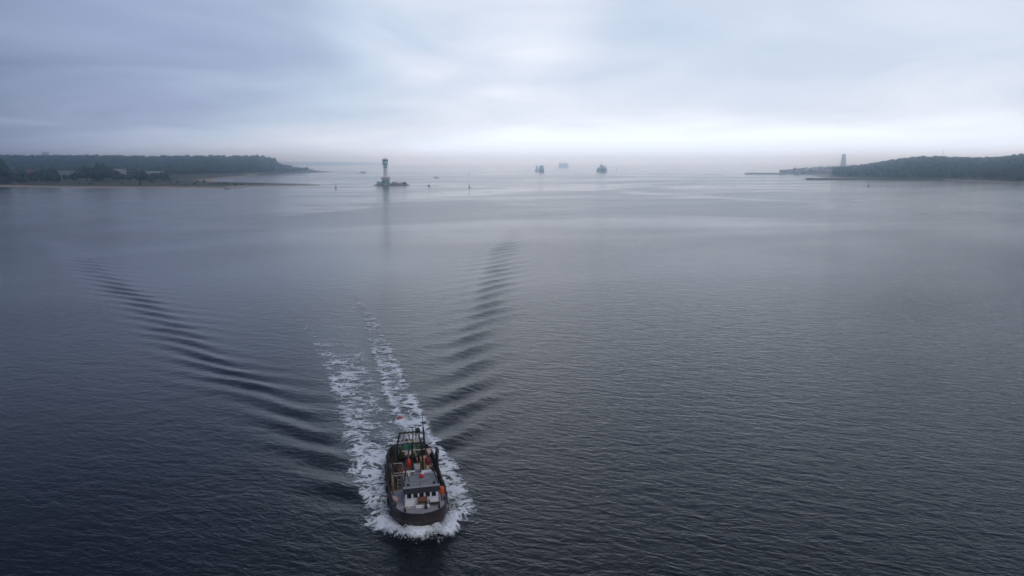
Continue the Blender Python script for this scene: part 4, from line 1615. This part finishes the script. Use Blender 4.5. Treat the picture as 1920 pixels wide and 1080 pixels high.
for k in range(2):
    mb.tube((4.7 - 0.3 * k, -1.05, zr + 0.40), (4.7 - 0.3 * k, -1.05, zr + 0.85), 0.025, 0.025, 5)
mb.build('roof_aerial', m_rail, roof)
pr = [(6.45, -1.35, zr + 0.40), (6.45, -1.35, zr + 0.7)]
# platform in front of the windows with rusty winch drum
pf = MB().box((WF + 0.30, 0.12, zf - 0.08), (0.56, 1.15, 0.36), taper=(0.94, 0.97)).build('front_locker', m_white, boat, bevel=0.04)
MB().box((WF + 0.30, 0.12, zf + 0.283), (0.44, 1.0, 0.03)).build('locker_lid', m_deckg, pf)
wn = MB().lathe([(0.30, -0.36), (0.30, -0.30), (0.20, -0.29), (0.20, 0.29), (0.30, 0.30), (0.30, 0.36)], (WF + 0.28, 0.15, zf + 0.62), 14, axis='y').build('rope_winch', m_rust, boat, smooth=True)
MB().lathe([(0.22, -0.27), (0.25, 0.0), (0.22, 0.27)], (WF + 0.28, 0.15, zf + 0.62), 14, axis='y').build('brown_rope', mat('brown_rope', (0.16, 0.075, 0.045), 0.9, vary=0.4, vscale=14, bump=0.02), wn)
MB().tube((WF + 0.28, -0.32, zf + 0.28), (WF + 0.28, -0.32, zf + 0.68), 0.05, 0.05, 6).build('winch_bracket', m_rail, wn)
MB().tube((WF + 0.28, 0.62, zf + 0.28), (WF + 0.28, 0.62, zf + 0.68), 0.05, 0.05, 6).build('winch_bracket', m_rail, wn)

# ---- foredeck fittings
mb = MB().box((7.35, 0.35, zf + 0.22), (0.34, 0.24, 0.14)).tube((7.35, 0.35, zf + 0.32), (7.35, 0.35, zf + 0.66), 0.09, 0.07, 8)
mb.tube((7.35, 0.16, zf + 0.54), (7.35, 0.54, zf + 0.54), 0.05, 0.05, 6)
mb.build('mooring_bitt', m_steel, boat)
mb = MB().box((6.62, 1.12, zf + 0.12), (0.16, 0.95, 0.16)).tube((6.62, 1.12, zf + 0.2), (7.0, 1.2, zf + 0.26), 0.06, 0.05, 6).tube((6.62, 0.7, zf + 0.1), (6.62, 0.7, zf + 0.5), 0.06, 0.06, 6)
mb.build('anchor', m_steel, boat)
for y, x in ((-1.35, 7.25), (1.45, 7.2), (-2.05, 5.7), (2.05, 5.6)):
    hb, z_ = rail_at(x)
    MB().tube((x - 0.12, y, z_ - 0.1), (x - 0.12, y, z_ + 0.22), 0.07, 0.08, 7).tube((x + 0.12, y, z_ - 0.1), (x + 0.12, y, z_ + 0.22), 0.07, 0.08, 7).build('bollard', m_steel, boat)
MB().torus((6.9, -1.2, zf + 0.16), 0.20, 0.06, n=14, k=6).build('rope_coil', m_rail, boat)
# low rail along the foredeck edge
for side in (-1, 1):
    mb = MB()
    prv = None
    for x in np.linspace(2.4, 5.6, 6):
        hb, z_ = rail_at(x)
        mb.tube((x, side * (hb - 0.1), z_), (x, side * (hb - 0.1), z_ + 0.55), 0.025, 0.025, 5)
        cur = (x, side * (hb - 0.1), z_ + 0.55)
        if prv:
            mb.tube(prv, cur, 0.022, 0.022, 5)
        prv = cur
    mb.build('side_railing', m_steel, boat)

# ---- engine casing behind the wheelhouse
cs = MB().box((1.7, 0.1, 0.85), (3.1, 2.1, 1.75), taper=(0.96, 0.94)).build('engine_casing', m_roofg, boat, bevel=0.05)
MB().lathe([(0.30, 2.55), (0.30, 3.7), (0.24, 3.75)], (1.0, 0.75, 0), 12).build('funnel', m_ochre, cs, smooth=True)
MB().box((1.9, -0.55, 2.60), (0.8, 0.6, 0.25)).build('casing_hatch', m_rust, cs, bevel=0.03)
MB().tube((2.6, -0.75, 2.6), (2.6, -0.75, 3.3), 0.09, 0.09, 7).lathe([(0.10, 3.2), (0.2, 3.35), (0.2, 3.5)], (2.6, -0.75, 0), 9).build('ventilator', m_rail, cs)

# ---- main mast: two black legs, cross bars, derrick, raking stays
ms = MB()
for y in (-0.35, 0.62):
    ms.tube((2.85, y, zf + 0.3), (2.55, y * 0.85, 6.1), 0.085, 0.07, 8)
ms.tube((2.55, -0.35, 6.05), (2.55, 0.56, 6.05), 0.07, 0.07, 7)
ms.tube((2.7, -0.36, 4.85), (2.7, 0.60, 4.85), 0.05, 0.05, 7)
mast = ms.build('mast', m_black, boat)
MB().tube((2.5, -1.15, 5.35), (2.5, 1.55, 5.35), 0.055, 0.055, 7).build('cross_bar', m_rail, mast)
MB().tube((2.45, 0.1, 6.0), (2.25, 0.1, 7.5), 0.06, 0.025, 6).build('topmast', m_black, mast)
MB().tube((1.2, -0.12, 5.0), (1.0, -0.12, 7.3), 0.045, 0.02, 6).build('whip_aerial', m_black, mast)
MB().box((2.5, 0.1, 6.12), (0.25, 0.5, 0.2)).lathe([(0.12, 6.3), (0.12, 6.55)], (2.5, 0.1, 0), 8).build('mast_lamp', m_rail, mast)
st = MB()
st.tube((WF - 0.1, -1.35, zr + 0.42), (2.6, -0.5, 5.9), 0.065, 0.06, 6)
st.tube((WF - 0.1, 1.55, zr + 0.42), (2.6, 0.72, 5.9), 0.065, 0.06, 6)
st.build('raking_stay', m_black, mast)
wr = MB()
wr.tube((8.2, 0, 2.75), (2.55, 0.1, 6.0), 0.012, 0.012, 4)
for y in (-2.3, 2.35):
    wr.tube((0.2, y, 1.7), (2.5, 0.1, 6.0), 0.014, 0.014, 4)
    wr.tube((2.2, y, 1.9), (2.5, 0.1, 6.0), 0.014, 0.014, 4)
wr.tube((2.5, 0.1, 6.0), (-6.4, 0.3, 4.2), 0.014, 0.014, 4)
wr.build('rigging_wire', m_steel, mast)
bm_ = MB().tube((2.35, 0.15, 4.3), (-2.6, -0.3, 5.1), 0.075, 0.055, 7).build('derrick_boom', m_ochre, mast)
MB().tube((-2.55, -0.3, 5.05), (-2.55, -0.3, 3.6), 0.015, 0.015, 4).box((-2.55, -0.3, 3.4), (0.14, 0.1, 0.22)).build('cargo_block', m_steel, bm_)

# ---- trawl winch and working-deck gear
tw = MB()
for y in (-0.8, 0.8):
    tw.lathe([(0.48, -0.36), (0.48, -0.31), (0.24, -0.30), (0.24, 0.30), (0.48, 0.31), (0.48, 0.36)], (-0.9, y, 1.45), 14, axis='y')
tw.box((-0.9, 0, 0.86), (0.7, 0.3, 0.9))
wnc = tw.build('trawl_winch', m_rust, boat)
MB().lathe([(0.36, -0.29), (0.38, 0), (0.36, 0.29)], (-0.9, -0.8, 1.45), 14, axis='y').lathe([(0.36, -0.29), (0.38, 0), (0.36, 0.29)], (-0.9, 0.8, 1.45), 14, axis='y').build('steel_warp', m_steel, wnc)


def gallows(side, x):
    y = side * 2.28
    mb = MB()
    mb.path([(x - 0.55, y, 1.5), (x - 0.42, y, 3.1), (x - 0.18, y, 3.5), (x + 0.18, y, 3.5), (x + 0.42, y, 3.1), (x + 0.55, y, 1.5)], 0.10, 8)
    mb.tube((x, y, 3.45), (x, side * 1.4, 1.0), 0.06, 0.06, 6)
    g = mb.build('gallows', m_black, boat)
    MB().lathe([(0.16, -0.07), (0.16, 0.07)], (x, y + side * 0.14, 3.25), 12, axis='y').build('hanging_block', m_steel, g)
    return g


gallows(-1, -2.0)
gallows(-1, 0.6)
gallows(1, -2.0)

# pale rails across the working deck
pr = MB()
for x, z in ((-0.1, 2.3), (0.9, 2.5), (-3.4, 1.9)):
    pr.tube((x, -2.0, z), (x, -0.9, z), 0.045, 0.045, 6)
    pr.tube((x, -2.0, 0.9), (x, -2.0, z), 0.045, 0.045, 6)
    pr.tube((x, -0.9, 0.9), (x, -0.9, z), 0.045, 0.045, 6)
pr.build('net_rail', m_rail, boat)
sr = MB()
for x in (-1.2, 1.6, 2.9, 4.2):
    hb, z_ = rail_at(x)
    sr.tube((x, -hb + 0.35, 0.9), (x, -hb + 0.35, 2.5), 0.05, 0.05, 6)
sr.tube((-1.2, -2.12, 2.5), (4.2, -2.08, 2.5), 0.04, 0.04, 6)
sr.build('sorting_rail', m_ochre, boat)
MB().box((-3.3, 0.9, 0.89), (1.6, 1.5, 0.55), taper=(0.97, 0.95)).build('fish_hatch', m_rail, boat, bevel=0.03)
MB().box((-3.0, -0.75, 0.89), (1.8, 1.2, 0.35)).build('sorting_tray', m_rust, boat, bevel=0.02)

# ---- stern gantry and net drum
gt = MB()
for y in (-1.25, 1.25):
    s_ = math.copysign(1, y)
    gt.tube((-6.9, s_ * 1.55, 0.9), (-6.6, s_ * 0.9, 3.75), 0.10, 0.08, 8)
    gt.tube((-4.9, s_ * 1.75, 0.9), (-6.55, s_ * 0.9, 3.65), 0.07, 0.06, 7)
gt.tube((-6.6, -0.95, 3.75), (-6.6, 0.95, 3.75), 0.10, 0.10, 8)
gt.tube((-6.72, -1.25, 2.9), (-6.72, 1.25, 2.9), 0.06, 0.06, 7)
gn = gt.build('stern_gantry', m_black, boat)
MB().lathe([(0.22, 3.7), (0.26, 3.95), (0.12, 4.15)], (-6.6, 0.9, 0), 9).build('gantry_sheave', m_black, gn)
sl = MB()
for k in range(5):
    y = -0.85 + 0.4 * k
    sl.tube((-6.6, y + 0.22, 3.73), (-5.9, y - 0.12, 2.95), 0.05, 0.05, 6)
sl.build('net_slats', m_rail, gn)
MB().tube((-5.2, 1.45, 0.9), (-5.3, 1.35, 4.6), 0.11, 0.08, 8).tube((-5.3, 1.35, 4.6), (-5.35, 1.3, 6.3), 0.045, 0.02, 6).build('stern_pole', m_black, boat)
nd = MB()
for y in (-1.15, 1.15):
    nd.lathe([(0.75, -0.04), (0.75, 0.04)], (-5.6, y, 2.1), 18, axis='y')
    nd.box((-5.6, y * 1.07, 0.86), (0.5, 0.1, 1.3))
nd.lathe([(0.2, -1.1), (0.2, 1.1)], (-5.6, 0, 2.1), 12, axis='y')
drum = nd.build('net_drum', m_steel, boat)


def lumpy_roll(c, r, w, n=20, m=14, seed=1):
    rr = random.Random(seed)
    pts, fs = [], []
    for j in range(m + 1):
        y = -w + 2 * w * j / m
        for i in range(n):
            a = 2 * math.pi * i / n
            q = r * (0.92 + 0.16 * rr.random()) * (0.82 if j in (0, m) else 1)
            pts.append((c[0] + q * math.cos(a), c[1] + y, c[2] + q * math.sin(a)))
    for j in range(m):
        for i in range(n):
            fs.append((j * n + i, j * n + (i + 1) % n, (j + 1) * n + (i + 1) % n, (j + 1) * n + i))
    return MB().add(pts, fs)


lumpy_roll((-5.6, 0, 2.1), 0.64, 1.05).build('rolled_net', m_neto, drum)
# the bright green end of the net lies over the top of the roll
pts, fs = [], []
for j in range(11):
    y = -0.60 + 1.2 * j / 10
    for i in range(9):
        a = R(35 + 75 * i / 8)
        q = 0.72 + 0.05 * rnd.random()
        pts.append((-5.6 + q * math.cos(a), y + 0.1 * rnd.uniform(-1, 1) * (j in (0, 10)), 2.12 + q * math.sin(a)))
for j in range(10):
    for i in range(8):
        a = j * 9 + i
        fs.append((a, a + 1, a + 10, a + 9))
MB().add(pts, fs).build('green_net_end', m_netg, drum)

# net heap on the working deck
pts_h = []
hv = ICO_V * (1 + np.random.default_rng(3).uniform(-.2, .2, (len(ICO_V), 1))) * (1.0, 0.9, 0.55)
mh = mesh_np('net_heap', hv, ICO_F, m_neto)
mh.parent = None
q_ = boat.matrix_basis @ Vector((-6.9, 0.2, 1.1))
mh.location = q_
mh.rotation_euler = (0, 0, 0.5)
tag(mh, 'dark olive heap of net piled on the stern deck of the trawler', 'net')


# ---- smaller fittings
hr = MB()
for y in (-1.28, 1.45):
    for x in (4.4, 5.2, 6.0):
        hr.tube((x, y, zr + 0.40), (x, y, zr + 0.68), 0.02, 0.02, 5)
    hr.tube((4.4, y, zr + 0.68), (6.0, y, zr + 0.68), 0.022, 0.022, 5)
hr.tube((4.4, -1.28, zr + 0.68), (4.4, 1.45, zr + 0.68), 0.022, 0.022, 5)
hr.build('roof_handrail', m_rail, roof)
for y in (-0.95, 1.2):
    MB().box((6.2, y, zr + 0.40), (0.14, 0.22, 0.16), taper=(0.8, 0.9)).build('floodlight', m_black, roof)
MB().lathe([(0.16, zr + 0.44), (0.18, zr + 0.6), (0.10, zr + 0.72), (0.02, zr + 0.75)], (4.5, 0.35, 0), 12).build('satellite_dome', m_white, roof, smooth=True)
lad = MB()
for y in (-1.42, -1.72):
    lad.tube((4.1, y, zf), (4.0, y, zr + 0.5), 0.025, 0.025, 5)
for k in range(5):
    lad.tube((4.08, -1.42, zf + 0.25 + 0.3 * k), (4.08, -1.72, zf + 0.25 + 0.3 * k), 0.02, 0.02, 5)
lad.build('ladder', m_rail, wh)
for k, x in enumerate((-5.0, -2.6, 0.2, 3.0)):
    hb, z_ = rail_at(x)
    MB().torus((x, -(hb + 0.10), z_ - 0.62), 0.26, 0.09, 'y', 16, 7).build('tyre_fender', m_black, boat)
    MB().tube((x, -(hb + 0.02), z_), (x, -(hb + 0.06), z_ - 0.4), 0.018, 0.018, 4).build('fender_lanyard', m_rail, boat)
hs = MB()
prev = None
for k in range(40):
    a = k * 0.5
    q = (0.55 + 0.3 * math.cos(a) * (1 - k / 80), -1.55 + 0.26 * math.sin(a), 0.93 + 0.006 * k)
    if prev:
        hs.tube(prev, q, 0.03, 0.03, 5)
    prev = q
hs.build('rope_coil', m_ochre, boat)
prev = None
hs = MB()
for k in range(30):
    f_ = k / 29
    q = (2.5 - 8.8 * f_, 0.4 - 0.2 * f_, 5.3 - 1.6 * f_ - 1.1 * math.sin(math.pi * f_))
    if prev:
        hs.tube(prev, q, 0.02, 0.02, 4)
    prev = q
hs.build('slack_line', m_rail, mast)
for y in (-1.5, 1.7):
    MB().tube((-3.9, y, 0.9), (-3.9, y, 2.6), 0.07, 0.06, 7).tube((-3.9, y, 2.55), (-4.6, y, 2.9), 0.05, 0.05, 6).build('davit', m_steel, boat)
MB().box((-2.0, -2.56, 0.75), (1.1, 0.10, 1.0), taper=(0.9, 1)).build('trawl_door', m_rust, boat, bevel=0.02)


# ---- loose things carried on board
def aboard(name, mb, m, xyz, label, cat, group=None, parts=(), smooth=True, rot=(0, 0, 0)):
    o = mb.build(name, m, None, smooth=smooth)
    o.matrix_world = Matrix.Translation(BOAT_C) @ boat.rotation_euler.to_matrix().to_4x4() @ Matrix.Translation(Vector(xyz)) @ Euler(rot).to_matrix().to_4x4()
    tag(o, label, cat, group)
    for nm, pm, mm in parts:
        pm.build(nm, mm, o, smooth=True)
    return o


def bag_float():
    return MB().lathe([(0.03, 0.0), (0.16, 0.06), (0.25, 0.26), (0.28, 0.48), (0.22, 0.68), (0.10, 0.78), (0.05, 0.86)], n=12)


def eye():
    return MB().torus((0, 0, 0.90), 0.07, 0.025, 'x', 10, 5)


aboard('net_float', bag_float(), m_red, (2.75, -0.68, 3.95), 'bright red bag float hanging from the mast cross bar', 'float', parts=[('rope_eye', eye(), m_pink)])
aboard('net_float', bag_float(), m_dred, (2.75, 1.05, 3.95), 'dark red bag float hanging at the other end of the cross bar', 'float', parts=[('rope_eye', eye(), m_pink)])
aboard('net_float', MB().lathe([(0.03, 0), (0.2, 0.06), (0.28, 0.25), (0.2, 0.45), (0.05, 0.52)], n=12), m_pink, (2.45, -0.72, 4.85), 'pale pink float just above the bright red float', 'float', parts=[])
aboard('net_float', MB().lathe([(0.03, 0), (0.18, 0.06), (0.24, 0.22), (0.18, 0.4), (0.05, 0.46)], n=12), mat('white_float', (0.7, 0.66, 0.6), 0.6), (2.35, -0.42, 4.9),
       'off-white float beside the pale pink float on the mast', 'float')
aboard('net_float', MB().lathe([(0.03, 0), (0.2, 0.06), (0.27, 0.25), (0.2, 0.45), (0.05, 0.52)], n=12), m_pink, (2.45, 1.12, 4.83), 'pale pink float just above the dark red float', 'float')
for k, (x, y, z) in enumerate(((0.4, 0.95, 3.75), (0.15, 1.3, 3.3), (0.5, 1.45, 3.0), (-0.1, 0.7, 3.5))):
    aboard('net_float', MB().sphere((0, 0, 0), 0.2, 10, 7), mat('faded_orange', (0.62, 0.28, 0.16), 0.6) if k == 0 else MATS['faded_orange'], (x, y, z),
           'faded orange ball float in the bunch abaft the mast', 'float', 'ball floats bunched abaft the mast')
for k, (x, y) in enumerate(((-1.9, 0.2), (-1.9, 0.75), (-1.55, 1.9))):
    mb = MB().box((0, 0, 0), (0.8, 0.48, 0.30), taper=(1.06, 1.08))
    aboard('fish_crate', mb, m_blue if k < 2 else m_ochre, (x, y, 0.90), ['blue fish crate by the trawl winch on the deck planks', 'blue fish crate next to another beside the trawl winch', 'ochre fish crate against the port bulwark of the trawler'][k], 'crate',
           parts=[('crate_rim', MB().box((0, 0, 0.30), (0.9, 0.56, 0.05)), m_blue if k < 2 else m_ochre), ('ice_fill', MB().box((0, 0, 0.352), (0.74, 0.42, 0.02)), m_white)], smooth=False)
# life raft canister on the wheelhouse side, orange
lr = aboard('life_raft', MB().lathe([(0.08, -0.36), (0.18, -0.31), (0.225, -0.15), (0.23, 0.0), (0.225, 0.15), (0.18, 0.31), (0.08, 0.36)], n=14), m_orange, (5.75, 1.86, zf + 0.85),
            'orange life raft canister fixed upright beside the wheelhouse windows', 'life raft',
            parts=[('strap', MB().torus((0, 0, 0.14), 0.23, 0.02, n=14, k=5).torus((0, 0, -0.14), 0.23, 0.02, n=14, k=5), m_black)])
MB().tube((5.75, 1.5, zf + 1.1), (5.75, 1.9, zf + 1.1), 0.06, 0.06, 6).tube((5.75, 1.82, zf - 0.1), (5.75, 1.82, zf + 0.65), 0.05, 0.05, 6).tube((5.5, 1.9, zf + 1.55), (5.5, 1.9, zf + 1.75), 0.1, 0.1, 7).build('raft_cradle', m_steel, boat)
aboard('fender', MB().lathe([(0.05, -0.32), (0.2, -0.25), (0.23, 0), (0.2, 0.25), (0.05, 0.32)], n=12), m_pink, (4.9, -2.0, 2.12), 'pale fender lying on the starboard edge of the foredeck', 'fender', rot=(0, R(90), 0.5))
# float towed in the wake
c = G(750, 786.5)
rf_ = thing('trawl_float', 'small red float bobbing in the foamy wake astern of the trawler', 'float', (c.x, c.y, float(water_z(np.array(c.x), np.array(c.y))) + 0.12), 0.3)
MB().lathe([(0.05, -0.40), (0.18, -0.30), (0.22, 0.0), (0.18, 0.30), (0.05, 0.40)], n=14, axis='x').build('float_body', m_tred, rf_, smooth=True)
MB().torus((0.45, 0, 0), 0.08, 0.03, 'y', 10, 5).build('rope_eye', m_dred, rf_)

# ================================================================== HAZE
mhz = bpy.data.materials.new('haze')
mhz.use_nodes = True
t = mhz.node_tree
t.nodes.clear()
pv = N(t, 'ShaderNodeVolumePrincipled')
pv.inputs['Color'].default_value = (0.62, 0.82, 1.0, 1)     # air scatters blue most
pv.inputs['Absorption Color'].default_value = (1, 1, 1, 1)
pv.inputs['Density'].default_value = 0.00040
pv.inputs['Anisotropy'].default_value = 0.97
ou = N(t, 'ShaderNodeOutputMaterial')
t.links.new(pv.outputs[0], ou.inputs['Volume'])
hz = MB().box((0, 3300, -4), (18400, 12800, 92)).build('haze', mhz)
tag(hz, 'pale grey-blue morning haze over the water', 'haze', kind='stuff')
